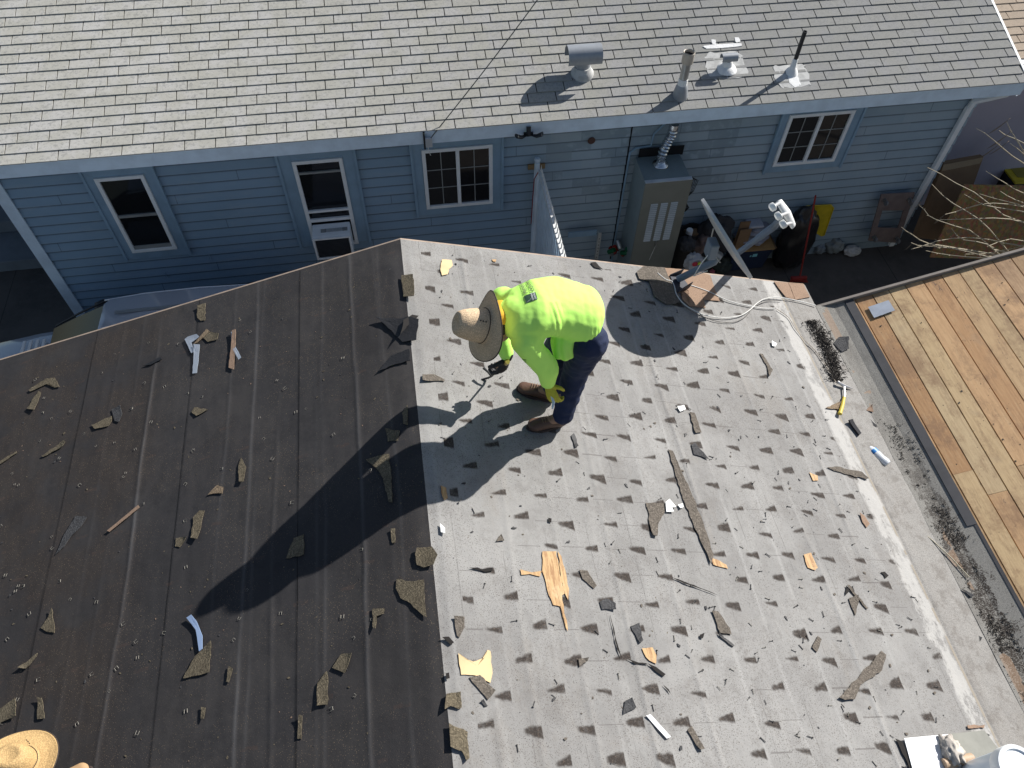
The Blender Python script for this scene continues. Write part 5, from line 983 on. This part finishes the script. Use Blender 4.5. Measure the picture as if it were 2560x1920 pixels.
for i, (a, b, c_, L) in enumerate(((1650, 240, 5.0, .11), (1650, 370, 5.0, .13), (1560, 470, 5.0, .11), (1650, 440, 5.0, .10), (1100, 1095, 4.6, .07), (815, 1350, 4.5, .05), (895, 970, 4.6, .035), (1480, 940, 4.8, .04))):
    p_ = gy(*V4(a, b), c_); d_ = Vector((.55, .1, .45)) if i < 4 else Vector((.3, 0, .6)); d_.normalize(); s_ = Vector((0, .5, .3)).cross(d_).normalized()*L*.20; m = MB()
    rows = []
    for k in range(7): t = k/6; wv = math.sin(math.pi*min(1, t*1.02))**.7; cc = p_+d_*L*(t-.5)*2*.9+Vector((0, 0, -.02*math.sin(math.pi*t))); rows.append([cc-s_*wv, cc+Vector((0, -.006, .006)), cc+s_*wv])
    vs = [v for r_ in rows for v in r_]; fs = [(3*k+j, 3*k+j+1, 3*k+4+j, 3*k+3+j) for k in range(6) for j in range(2)]; m.add(vs, fs); o = m.build('dry_leaf', M_LEAF, tr, 2); sd = o.modifiers.new('s', 'SOLIDIFY'); sd.thickness = .0012

# ------------------------------------------------------------------ parked car
def car():
    t = thing('parked_car', (-2.7, 5.45, 0), 'silver gray car parked in the driveway behind the dark roof slope', 'car')
    paint = Mat('silver car paint', (.36, .39, .44), .14, .1, .5); paint.b.inputs['Coat Weight'].default_value = 1.; paint.b.inputs['Coat Roughness'].default_value = .03; paint = paint.done()
    cy = 5.46; st = [(-5.45, .50, .50, .72, .10), (-5.35, .40, .70, .80, .12), (-5.0, .30, .86, .86, .15), (-4.3, .28, .97, .88, .18), (-4.1, .27, .99, .88, .2), (-3.9, .27, 1.0, .88, .2), (-2.0, .27, 1.0, .88, .2), (-1.0, .28, 1.02, .87, .2), (-.75, .40, .95, .80, .15), (-.7, .5, .8, .7, .1)]
    def ring(x, z0, z1, w, r): return [Vector((x, cy+a*w, z0+(z1-z0)*b)) for a, b in ((-.9, 0), (-1, .15), (-1.0, .55), (-.985, .8), (-.93, .95), (-.80, 1.0), (-.4, 1.02), (0, 1.028), (.4, 1.02), (.80, 1.0), (.93, .95), (.985, .8), (1., .55), (1, .15), (.9, 0))]
    m = MB(); m.loft([ring(*s_) for s_ in st]); body = m.build('body', paint, t, True)
    def cring(x, z1, w): return [Vector((x, cy+a*w, 1.0+(z1-1.0)*b if z1 > 1.0 else .99)) for a, b in ((-1.12, 0), (-1.06, .5), (-1.0, .93), (-.93, 1.0), (-.5, 1.02), (0, 1.027), (.5, 1.02), (.93, 1.0), (1.0, .93), (1.06, .5), (1.12, 0))]
    rf = [(-3.42, 1.40), (-3.36, 1.42), (-3.0, 1.45), (-2.4, 1.455), (-1.90, 1.44), (-1.74, 1.41)]
    m = MB(); m.loft([[Vector((x, cy+a*.79*(1 if i not in (0, 5) else .95), z_+dz)) for a, dz in ((-1, -.05), (-.985, -.01), (-.94, 0), (-.5, .018), (0, .024), (.5, .018), (.94, 0), (.985, -.01), (1., -.05))] for i, (x, z_) in enumerate(rf)]); m.build('roof_panel', paint, t, True)
    gl = simple('car glass', (.01, .018, .016), .12, 0, 0, spec=.3)
    m = MB(); m.loft([[Vector((x, cy+a*w, z_)) for a in (-1, 1)]+[Vector((x, cy+a*(w-.02), z_-.03)) for a in (1, -1)] for x, z_, w in ((-3.425, 1.385, .72), (-3.75, 1.22, .76), (-4.12, 1.015, .80))]); m.build('windshield', gl, t, True)
    m = MB(); m.loft([[Vector((x, cy+a*w, z_)) for a in (-1, 1)]+[Vector((x, cy+a*(w-.02), z_-.03)) for a in (1, -1)] for x, z_, w in ((-1.79, 1.385, .72), (-1.5, 1.2, .74), (-1.25, 1.03, .78))]); m.build('rear_window', gl, t, True)
    for s_ in (-1, 1):
        m = MB(); m.loft([[Vector((x, cy+s_*(.80), z_-.052)), Vector((x, cy+s_*.87, 1.0)), Vector((x, cy+s_*.85, 1.0)), Vector((x, cy+s_*.77, z_-.052))] for x, z_ in ((-4.0, 1.07), (-3.42, 1.38), (-2.6, 1.43), (-1.85, 1.39), (-1.4, 1.07))]); m.build('side_window', gl, t)
        m = MB(); m.tube([(-4.1, cy+s_*.835, 1.02), (-3.75, cy+s_*.82, 1.21), (-3.43, cy+s_*.80, 1.365), (-3.0, cy+s_*.795, 1.40), (-2.4, cy+s_*.795, 1.405), (-1.95, cy+s_*.79, 1.38), (-1.8, cy+s_*.77, 1.35)], .012, 6); m.build('roof_trim', M_BLK, t, True); m = MB(); m.tube([(-3.43, cy+s_*.80, 1.38), (-3.0, cy+s_*.80, 1.425), (-2.4, cy+s_*.80, 1.432), (-1.9, cy+s_*.79, 1.415), (-1.74, cy+s_*.75, 1.385)], .008, 6); m.build('chrome_trim', M_WHITE, t, True)
        m = MB(); m.tube([(-3.62, cy+s_*.93, 1.06), (-3.60, cy+s_*1.0, 1.075), (-3.56, cy+s_*1.06, 1.07)], [.07, .10, .07], 14, flat=.8); m.build('mirror', M_BLK, t, True)
        for x in (-4.75, -1.45):
            m = MB(); m.lathe([(.20, -.10), (.30, -.10), (.33, -.06), (.33, .06), (.30, .10), (.20, .10)], (x, cy+s_*.80, .33), (0, 1, 0), 24); wh = m.build('wheel', M_BLK, t, True); m = MB(); m.lathe([(.001, -.105), (.19, -.09), (.19, .09), (.001, .105)], (x, cy+s_*.80, .33), (0, 1, 0), 20); m.build('rim', M_STEEL, wh, True)
        m = MB(); m.ell((-5.30, cy+s_*.62, .72), (.10, .14, .06)); m.build('headlight', M_WHITE, t, True)
    for yy in (cy+.52, cy-.52): MB().box((-3.25, yy-.02, 1.468), (-2.0, yy+.02, 1.474)).build('roof_rib', M_STEEL, t)
    m = MB()
    for k in range(4): m.box((-4.42+k*.07, cy-.66, 1.005-.0), (-4.39+k*.07, cy+.66, 1.018))
    m.build('cowl_louver', M_WHITE2, t); return t
car()

# ================================================================== PEOPLE
def skin_mat(): return simple('tanned skin', (.36, .21, .13), .6, 0, .15, 20)
M_SKIN = skin_mat(); M_HAIR = simple('dark hair', (.02, .015, .012), .7)
lime = Mat('high visibility lime cloth', (.56, .99, .19), .8, 0, .2); lime.mix(lime.noise(5, 4).sm(.4, .7)*.15, (.60, .95, .12)); lime.b.inputs['Subsurface Weight'].default_value = .0
M_LIME = lime.bump(lime.noise(60, 3), .0008).done()
M_JEAN = simple('navy denim', (.011, .021, .062), .85, 0, .35, 9, bump=.002, bs=120)
M_BOOT = simple('brown leather', (.115, .062, .04), .5, 0, .35, 14, bump=.0015, bs=60); M_SOLE = simple('dark sole', (.05, .035, .03), .8)
def straw(name, col):
    m = Mat(name, col, .75, 0, .3); dv, c = m.vor(150); m.mix(dv.gt(.42)*.55, tuple(x*.5 for x in col)); m.mix(m.noise(14, 4).sm(.45, .7)*.3, tuple(x*.6 for x in col)); m.bump(dv, .0015); return m.done()
M_STRAW = straw('gray brown straw', (.78, .58, .37)); M_STRAW2 = straw('golden straw', (.60, .40, .18))
def hat(parent, C, ax, R_, mat, side, crown=.125):
    ax = Vector(ax).normalized(); a = Vector(side); a = (a-ax*a.dot(ax)).normalized(); b = ax.cross(a); n = 60
    def rg(r, h, wav=0, pin=0, sx=.86):
        out = []
        for k in range(n):
            t = 2*math.pi*k/n; rr = r*(1-(1-sx)*abs(math.sin(t))**1.5) if r < R_*.6 else r*(1-.03*math.sin(t)**2)
            out.append(C+(a*math.cos(t)+b*math.sin(t))*rr+ax*(h+wav*math.cos(2*t)))
        return out
    r0 = R_*.53; prof = [(r0*.96, -.004, 0), (R_*.75, -.012, .010), (R_*.93, -.014, .020), (R_, -.010, .022), (R_*1.0, -.004, .022), (R_*.93, -.007, .020), (R_*.75, -.004, .010), (R_*.56, .004, .003), (r0, .016, 0), (r0*.97, crown*.30, 0), (r0*.90, crown*.55, 0), (r0*.80, crown*.78, 0), (r0*.66, crown*.94, 0), (r0*.50, crown*.99, 0), (r0*.30, crown*.94, 0), (r0*.04, crown*.90, 0)]
    h = thing('straw_hat_tmp', C, 'x', 'x'); bpy.data.objects.remove(h)
    # woven rings: fine concentric ridges
    P2 = []
    for i in range(len(prof)-1):
        (r1, h1, w1), (r2, h2, w2) = prof[i], prof[i+1]; kk = max(1, int(math.hypot(r2-r1, h2-h1)/.006))
        for j in range(kk): t = j/kk; P2.append((r1+(r2-r1)*t, h1+(h2-h1)*t+(.0007 if (j % 2) else 0), w1+(w2-w1)*t))
    P2.append(prof[-1]); m = MB(); m.loft([rg(*p_) for p_ in P2]); o = m.build('straw_hat', mat, parent, 2)
    m = MB(); ed = rg(R_*1.004, -.007, .022); m.tube(ed+[ed[0]], .0038, 6, cap=False); m.build('brim_edging', simple('dark binding', (.05, .035, .025), .7), o, True)
    m = MB(); bd = rg(r0*1.015, .020, 0); m.tube(bd+[bd[0]], .0022, 5, cap=False); m.build('hat_cord', M_HAIR, o, True)
    m = MB()
    for s_ in range(3):
        t = -1.9 if side[1] <= 0 else 1.2
        t = HOLE; m.lathe([(.004, 0), (.004, .003)], C+(a*math.cos(t+s_*.02)+b*math.sin(t+s_*.02))*r0*.93+ax*(.045+s_*.016), (a*math.cos(t)+b*math.sin(t)), 8)
    m.build('eyelet', M_HAIR, o); return o
HOLE = 0.
def head(prims, hc, ax, face):
    """head with a face: ax = crown direction, face = where the face looks"""
    hc, ax, face = Vector(hc), Vector(ax).normalized(), Vector(face); face = (face-ax*face.dot(ax)).normalized(); sd = ax.cross(face); Mx = Matrix((face, sd, ax)).transposed()
    prims += [('e', hc, (.098, .078, .115), Mx), ('e', hc+face*.035-ax*.05, (.062, .058, .060), Mx), ('c', hc+face*.092-ax*.000, .010, hc+face*.108-ax*.028, .015), ('e', hc+face*.098-ax*.062, (.010, .024, .010), Mx)]
    for s_ in (-1, 1): prims += [('e', hc+sd*s_*.080-ax*.01, (.018, .010, .030), Mx), ('e', hc+face*.088+sd*s_*.034+ax*.022, (.010, .022, .008), Mx)]
    return Mx
def eyes(parent, hc, ax, face):
    hc, ax, face = Vector(hc), Vector(ax).normalized(), Vector(face); face = (face-ax*face.dot(ax)).normalized(); sd = ax.cross(face)
    for s_ in (-1, 1): MB().ell(hc+face*.088+sd*s_*.033+ax*.006, .011).build('eye', M_WHITE, parent, True)
def hand(prims, wrist, d, palmn, thumb, curl, s=1.):
    """palm + five fingers; d = direction wrist->knuckles, palmn = palm normal (fingers curl towards it)"""
    wrist, d, palmn = Vector(wrist), Vector(d).normalized(), Vector(palmn); palmn = (palmn-d*palmn.dot(d)).normalized(); sd = d.cross(palmn)*thumb; Mx = Matrix((d, sd, palmn)).transposed()
    prims.append(('f', wrist, (.03*s, .026*s, .019*s), wrist+d*.075*s, (.03*s, .040*s, .016*s), Mx))
    for i, (o_, L) in enumerate(((.030, .9), (.010, 1.), (-.010, .93), (-.029, .75))):
        p = wrist+d*.092*s+sd*o_*s; a = curl*.55; r_ = .0098*s
        for k, seg in enumerate((.042, .027, .021)):
            q_ = p+(d*math.cos(a)+palmn*math.sin(a))*seg*L*s; prims.append(('c', p, r_, q_, r_*.9)); p = q_; r_ *= .9; a += curl*(.95, .8, 0)[k]
    p = wrist+d*.022*s+sd*.028*s; q_ = p+(sd*.75+d*.55+palmn*.35).normalized()*.042*s; prims.append(('c', p, .014*s, q_, .0115*s)); e_ = q_+(d*.75+palmn*.65+sd*.05).normalized()*.032*s; prims.append(('c', q_, .0115*s, e_, .009*s))
def boot(parent, heel, toe, mat, nrm, name='boot', w=.046):
    heel, toe = Vector(heel), Vector(toe); n = Vector(nrm).normalized(); d = (toe-heel); L = d.length; d.normalize(); s_ = n.cross(d); Mx = Matrix((d, s_, n)).transposed(); P = []
    P.append(('f', heel+d*.035+n*.045, (.045, w*.80, .040), heel+d*L*.5+n*.045, (.06, w*.90, .042), Mx)); P.append(('f', heel+d*L*.5+n*.045, (.06, w*.9, .046), heel+d*(L-.055)+n*.034, (.052, w*1.08, .030), Mx))
    P.append(('f', heel+d*.04+n*.06, (.048, w*.85, .05), heel+d*.055+n*.14, (.05, w*.92, .03), Mx))
    o = blob(name, P, .006, mat, parent, 5); me = MB(); pts = []
    for k in range(20):
        t = 2*math.pi*k/20; c_, s2 = math.cos(t), math.sin(t); lx = L*.5+c_*(L*.5); ww = w*(1.1 if c_ > 0 else .88)*(1 - .12*(abs(c_-(-.1)) < .35)); pts.append(heel+d*lx+s_*s2*ww+n*.001)
    me.slab(pts, n, .022); me.build('sole', M_SOLE, o); m = MB()
    for k in range(4): c0 = heel+d*(L*.50+k*.016)+n*(.098-.006*k); m.tube([c0-s_*.022, c0+n*.006, c0+s_*.022], .0022, 5)
    m.build('laces', simple('tan lace', (.25, .17, .10), .8), o)
    return o
# ---- main worker
wk = thing('person', (.75, 2.78, 3.50), 'bent roofer in lime shirt, jeans and wide gray straw hat', 'person')
hipC = Vector((.87, 2.825, 4.335)); chest = Vector((.565, 2.80, 4.485)); neck = Vector((.455, 2.785, 4.475))
shN, shF = Vector((.535, 2.635, 4.41)), Vector((.462, 2.945, 4.425))
elN = gz(1368, 922, 4.17); wrN = gz(1370, 958, 3.93); elF = Vector((.43, 3.06, 4.16)); wrF = gz(1268, 893, 3.94)
HC = gz(1214, 815, 4.44); HAX = Vector((-.903, -.077, .387)).normalized(); hdC = HC-HAX*.055; face = Vector((-.35, -.05, -.95))
hipN, hipF = Vector((.90, 2.70, 4.26)), Vector((.89, 2.90, 4.26)); knN = gz(1440, 925, 3.93); knF = Vector((.80, 2.93, 3.93))
nR = Vector(NRM['R']).normalized()
heN, toN = on('R', 1408, 1062, off=.004), on('R', 1312, 1072, off=.004); heF, toF = on('R', 1385, 1003, off=.004), on('R', 1291, 973, off=.004)
toN = heN+(toN-heN).normalized()*.275; toF = heF+(toF-heF).normalized()*.275
anN, anF = heN+(toN-heN).normalized()*.05+nR*.10, heF+(toF-heF).normalized()*.05+nR*.10
Mt = Matrix(((hipC-chest).normalized(), Vector((0, 1, 0)), (hipC-chest).normalized().cross(Vector((0, 1, 0))))).transposed()
fN, fF = wrN+(gz(1381, 990, 3.86)-wrN).normalized()*.09, gz(1259, 914, 3.87)
body = []
head(body, hdC, HAX, face); body += [('c', hdC-HAX*.06, .055, neck, .058), ('f', neck+Vector((.05, 0, 0)), (.07, .12, .09), hipC, (.09, .13, .09), Mt), ('c', shN, .05, elN, .04), ('c', elN, .04, wrN, .028), ('c', shF, .05, elF, .04), ('c', elF, .04, wrF, .028),
         ('c', hipN, .075, knN, .055), ('c', knN, .052, anN, .038), ('c', hipF, .075, knF, .055), ('c', knF, .052, anF, .038), ('c', anN, .038, anN+(toN-heN)*.4-nR*.05, .03), ('c', anF, .038, anF+(toF-heF)*.4-nR*.05, .03)]
hand(body, wrN, fN-wrN, Vector((.3, .6, 0)), 1, .9, .86); hand(body, wrF, fF-wrF, Vector((-.35, .3, -.3)), -1, 1.15, .86)
bo = blob('body', body, .0055, M_SKIN, wk, 3); eyes(wk, hdC, HAX, face)
hr = blob('hair', [('e', hdC-face.normalized()*.02+HAX*.01, (.088, .086, .10))], .008, M_HAIR, wk, 3)
def fold(c, n):
    # gravity folds on the flank and gathers near the waist
    s_ = .0
    flank = max(0, min(1, (2.80-c.y)/.05))*max(0, min(1, (c.x-.55)/.1))*(n.z < .9); u = c.x*1.0+c.y*.25
    s_ += .0085*flank*abs(math.sin(u*90+5*noise.noise(c*5)))*max(0, .35+1.9*noise.noise(Vector((c.x*9, c.y*3, c.z*3)))); s_ += .006*noise.noise(Vector((c.x*26, c.y*7, c.z*9)))*.5; s_ += .0015*noise.noise(c*34); return s_
sh = [('f', neck+Vector((.05, 0, -.0)), (.08, .175, .118), chest+Vector((.05, 0, .005)), (.10, .195, .130), Mt), ('f', chest+Vector((.05, 0, .005)), (.10, .195, .130), Vector((.75, 2.85, 4.435)), (.10, .20, .142), Mt), ('f', Vector((.75, 2.85, 4.435)), (.10, .20, .142), hipC+Vector((.04, 0, .03)), (.11, .192, .15), Mt),
      ('c', neck+Vector((-.02, 0, -.005)), .070, neck+Vector((.05, 0, 0)), .11), ('c', shN+Vector((.04, .05, 0)), .095, shN, .082), ('c', shN, .082, elN, .070), ('c', elN, .070, elN.lerp(wrN, .85), .052), ('c', shF+Vector((.03, -.05, 0)), .095, shF, .080), ('c', shF, .080, elF, .066), ('c', elF, .066, elF.lerp(wrF, .92), .050),
      ('f', Vector((.80, 2.76, 4.28)), (.09, .10, .07), Vector((.79, 2.70, 4.20)), (.07, .06, .05), Matrix.Identity(3))]
shirt = blob('shirt', sh, .0065, M_LIME, wk, 22, fold)
def dfold(c, n): return .006*noise.noise(Vector((c.x*12, c.y*12, c.z*26)))+.004*noise.noise(c*30)
jn = blob('jeans', [('f', hipC+Vector((-.03, 0, -.02)), (.09, .155, .105), hipC+Vector((.05, 0, -.05)), (.085, .165, .11), Mt), ('c', hipN+Vector((.03, 0, .0)), .118, knN, .088), ('c', knN, .088, anN+nR*.02, .070), ('c', hipF+Vector((.03, 0, 0)), .118, knF, .088), ('c', knF, .088, anF+nR*.02, .070)], .009, M_JEAN, wk, 6, dfold)
boot(wk, heN, toN, M_BOOT, nR); boot(wk, heF, toF, M_BOOT, nR)
HOLE = 2.6; hat(wk, HC, HAX, .20, M_STRAW, (0, 0, -1), .185)
gb = []; hand(gb, wrF, fF-wrF, Vector((-.35, .3, -.3)), -1, 1.25, 1.3); gb.append(('c', wrF-(fF-wrF)*.25, .034, wrF, .033)); blob('glove', gb, .004, simple('black glove', (.022, .022, .024), .6, 0, .3, 30), wk, 2)
gb = []; hand(gb, wrN, fN-wrN, Vector((.3, .6, 0)), 1, .9, 1.08); gb.append(('c', wrN-(fN-wrN)*.25, .034, wrN, .033)); gl_ = blob('glove', gb, .004, simple('yellow glove', (.50, .46, .04), .7, 0, .3, 40), wk, 2); tag(gl_, 'yellow glove on the near hand')
# bandana at the neck
blob('neckerchief', [('c', neck+Vector((-.045, -.03, .02)), .060, neck+Vector((-.03, .03, .01)), .060)], .006, simple('orange yellow kerchief', (.70, .42, .03), .8), wk, 3)
# print on the shirt's back
bv = BVHTree.FromObject(shirt, bpy.context.evaluated_depsgraph_get()); so_ = wloc(shirt)
lc = gz(1327, 744, 4.46); bh = bv.ray_cast(Vector(CAMP)-so_, (lc-Vector(CAMP)).normalized()); lcP = bh[0]+so_; ln_ = Vector((0, 0, 1))
RD = Vector((-.06, 1, 0)).normalized(); UPD = Vector((-1, -.06, .0)).normalized()
def stick(o, du, dv_, lift=.0022):
    me = o.data; bad = []
    for v in me.vertices:
        p_ = lcP+RD*(v.co.x+du)+UPD*(v.co.y+dv_); hit = bv.ray_cast(Vector((p_.x, p_.y, 5))-so_, Vector((0, 0, -1)))
        z_ = (hit[0].z+so_.z) if hit[0] else p_.z; nn_ = hit[1] if hit[0] else Vector((0, 0, 1)); v.co = Vector((p_.x, p_.y, z_))+nn_*(lift+v.co.z)-so_
        if not hit[0] or nn_.z < .3: bad.append(v.index)
    bm = bmesh.new(); bm.from_mesh(me); bm.verts.ensure_lookup_table()
    bmesh.ops.delete(bm, geom=[bm.verts[i] for i in bad], context='VERTS'); bm.to_mesh(me); bm.free(); o.parent = wk; me.update()
def gridm(x0, x1, y0, y1, k=8):
    m = MB(); m.add([(x0+(x1-x0)*i/k, y0+(y1-y0)*j/k, 0) for j in range(k+1) for i in range(k+1)], [(j*(k+1)+i, j*(k+1)+i+1, (j+1)*(k+1)+i+1, (j+1)*(k+1)+i) for j in range(k) for i in range(k)]); return m
green = simple('dark green print', (.035, .085, .05), .7, 0, .1); gray_p = simple('faded gray print', (.22, .27, .14), .7, 0, .1)
o = gridm(-.026, .026, -.032, .032).build('logo', green); stick(o, 0, 0, .0025)
m = MB(); pts = [Vector((-.026+.052*t, -.012-.020*math.sin(math.pi*.5*t)+.030*(1-t)**2, 0)) for t in [k/10 for k in range(11)]]
vs = []; 
for p_ in pts: vs += [p_+Vector((0, -.0008, 0)), p_+Vector((0, .0008, 0))]
m.add(vs, [(2*k, 2*k+2, 2*k+3, 2*k+1) for k in range(10)]); o = m.build('logo_arc', M_WHITE2); stick(o, 0, .008, .0045)
def text(body_, size, mat, du, dv_, name):
    cu = bpy.data.curves.new(name, 'FONT'); cu.body = body_; cu.size = size; cu.offset = size*.02; to = bpy.data.objects.new(name, cu); COL.objects.link(to); dg = bpy.context.evaluated_depsgraph_get()
    me = bpy.data.meshes.new_from_object(to.evaluated_get(dg)); bpy.data.objects.remove(to); o = bpy.data.objects.new(name, me); COL.objects.link(o); me.materials.clear(); me.materials.append(mat)
    bm = bmesh.new(); bm.from_mesh(me); bmesh.ops.triangulate(bm, faces=bm.faces); bm.to_mesh(me); bm.free(); stick(o, du, dv_, .0042); return o
text('OWENS', .0145, M_WHITE2, -.024, -.014, 'logo_text'); text('CORNING', .0118, M_WHITE2, -.024, -.027, 'logo_text')
text('PREFERRED', .030, gray_p, .036, .006, 'shirt_print'); text('CONTRACTOR', .030, gray_p, .036, -.030, 'shirt_print')
# sleeve patch: small dark stripes
bv2 = bv; pc = Vector(ray(1309, 903)); 
for k in range(5):
    P = []
    for t in range(5):
        hit = bv.ray_cast(Vector(CAMP)-so_, Vector(ray(1303+t*3.2, 897+k*3.4+t*.6)).normalized()); 
        if hit[0]: P.append(hit[0]+so_+hit[1]*.0015)
    if len(P) > 1: MB().tube(P, .0019, 4).build('sleeve_stripe', green, wk)
# tools in the hands
tip = on('R', 1222, 948, off=.008); hd = gz(1257, 915, 3.865); pbT = thing('pry_bar', hd, 'black pry bar in the roofer gloved right hand', 'pry bar'); dirp = (hd-tip).normalized()
MB().tube([hd+dirp*.07, hd, tip.lerp(hd, .5), tip+dirp*.05, tip+dirp*.015+Vector((-.012, 0, .002)), tip+Vector((-.05, -.005, .006))], [.0095, .0095, .0085, .009, .010, .007], 8, flat=.75).build('shaft', M_BLK, pbT, True)
MB().tube([hd+dirp*.065, hd+dirp*.10], .016, 14).build('brass_end', simple('brass end', (.42, .34, .10), .3, .8), pbT, True)
c_ = tip+dirp*.06; MB().tube([c_+Vector((-.045, .055, .03)), c_+Vector((-.02, .025, .02)), c_], [.013, .010, .009], 8, flat=.6).build('claw', M_BLK, pbT, True)
kt = thing('curved_scraper', fN, 'thin pale curved blade held in the roofer near hand', 'scraper'); k0, k1, k2, k3 = [gz(a, b, z_) for a, b, z_ in ((1376, 975, 3.89), (1379, 990, 3.87), (1384, 1006, 3.85), (1381, 1022, 3.84))]
MB().tube([k0, k1, k2, k3], [.006, .007, .009, .006], 8, flat=.35).build('blade', simple('pale blade', (.68, .74, .85), .35, .2), kt, True)

# ---- second worker, lower left corner: crouching, straw hat seen from above
w2 = thing('person', (-2.45, .75, 3.1), 'crouching roofer under a golden straw hat at the bottom left corner', 'person')
H2 = gz(40, 1912, 3.50); ax2 = Vector((.10, .22, 1)).normalized(); h2 = H2-ax2*.05; f2 = Vector((.7, .3, -.6))
zl = lambda x, y: zat('L', x, y)
fx = on('L', 236, 1922, off=.004); d2 = Vector((-.94, -.12, 0)); he2 = Vector((fx.x-.28, fx.y-.07, zl(fx.x-.28, 0)+.004)); he3 = he2+Vector((-.02, -.24, -.003)); to3 = he3+(fx-he2)
nk2 = h2+Vector((-.06, -.16, -.10)); hp2 = Vector((h2.x-.30, h2.y-.52, 3.30)); kn2 = Vector((h2.x+.12, h2.y-.22, 3.50)); kn3 = kn2+Vector((-.02, -.24, 0))
b2 = []; head(b2, h2, ax2, f2); s1, s2_ = nk2+Vector((.16, -.02, -.03)), nk2+Vector((-.16, -.10, -.03)); hh = he2+Vector((.10, -.03, .18))
b2 += [('c', h2-ax2*.06, .055, nk2, .06), ('f', nk2, (.09, .09, .09), hp2, (.13, .13, .11), Matrix.Identity(3)), ('c', s1, .05, s1+Vector((.06, -.10, -.18)), .04), ('c', s1+Vector((.06, -.10, -.18)), .04, hh, .028), ('c', s2_, .05, s2_+Vector((.0, -.2, -.16)), .04), ('c', s2_+Vector((.0, -.2, -.16)), .04, kn3, .03),
       ('c', hp2, .08, kn2, .06), ('c', kn2, .055, he2+Vector((.03, 0, .1)), .04), ('c', hp2, .08, kn3, .06), ('c', kn3, .055, he3+Vector((.03, 0, .1)), .04)]
hand(b2, hh, Vector((.6, .1, -.5)), Vector((-.3, 0, -1)), 1, .8, .9); hand(b2, kn3+Vector((0, 0, .05)), Vector((.7, .1, -.3)), Vector((0, 0, -1)), -1, .6, .9)
blob('body', b2, .0075, M_SKIN, w2, 3); eyes(w2, h2, ax2, f2)
gsh = simple('gray work shirt', (.16, .17, .20), .85, 0, .3, 10)
blob('shirt', [('f', nk2, (.13, .12, .11), hp2+Vector((0, .06, .04)), (.17, .16, .15), Matrix.Identity(3)), ('c', s1, .075, s1+Vector((.06, -.10, -.18)), .06), ('c', s1+Vector((.06, -.10, -.18)), .06, hh-Vector((.02, 0, -.02)), .045), ('c', s2_, .075, s2_+Vector((.0, -.2, -.16)), .06), ('c', s2_+Vector((.0, -.2, -.16)), .06, kn3, .045)], .011, gsh, w2, 6, lambda c, n: .01*noise.noise(c*14))
blob('jeans', [('e', hp2, (.17, .17, .13)), ('c', hp2, .12, kn2, .085), ('c', kn2, .085, he2+Vector((.03, 0, .12)), .065), ('c', hp2, .12, kn3, .085), ('c', kn3, .085, he3+Vector((.03, 0, .12)), .065)], .011, M_JEAN, w2, 6, dfold)
tanb = simple('tan suede boot', (.45, .29, .15), .75, 0, .3, 14); nL = Vector(NRM['L']).normalized(); boot(w2, he2, fx, tanb, nL); boot(w2, he3, to3, tanb, nL)
HOLE = 1.; hat(w2, H2, ax2, .19, M_STRAW2, (1, 0, 0), .115)
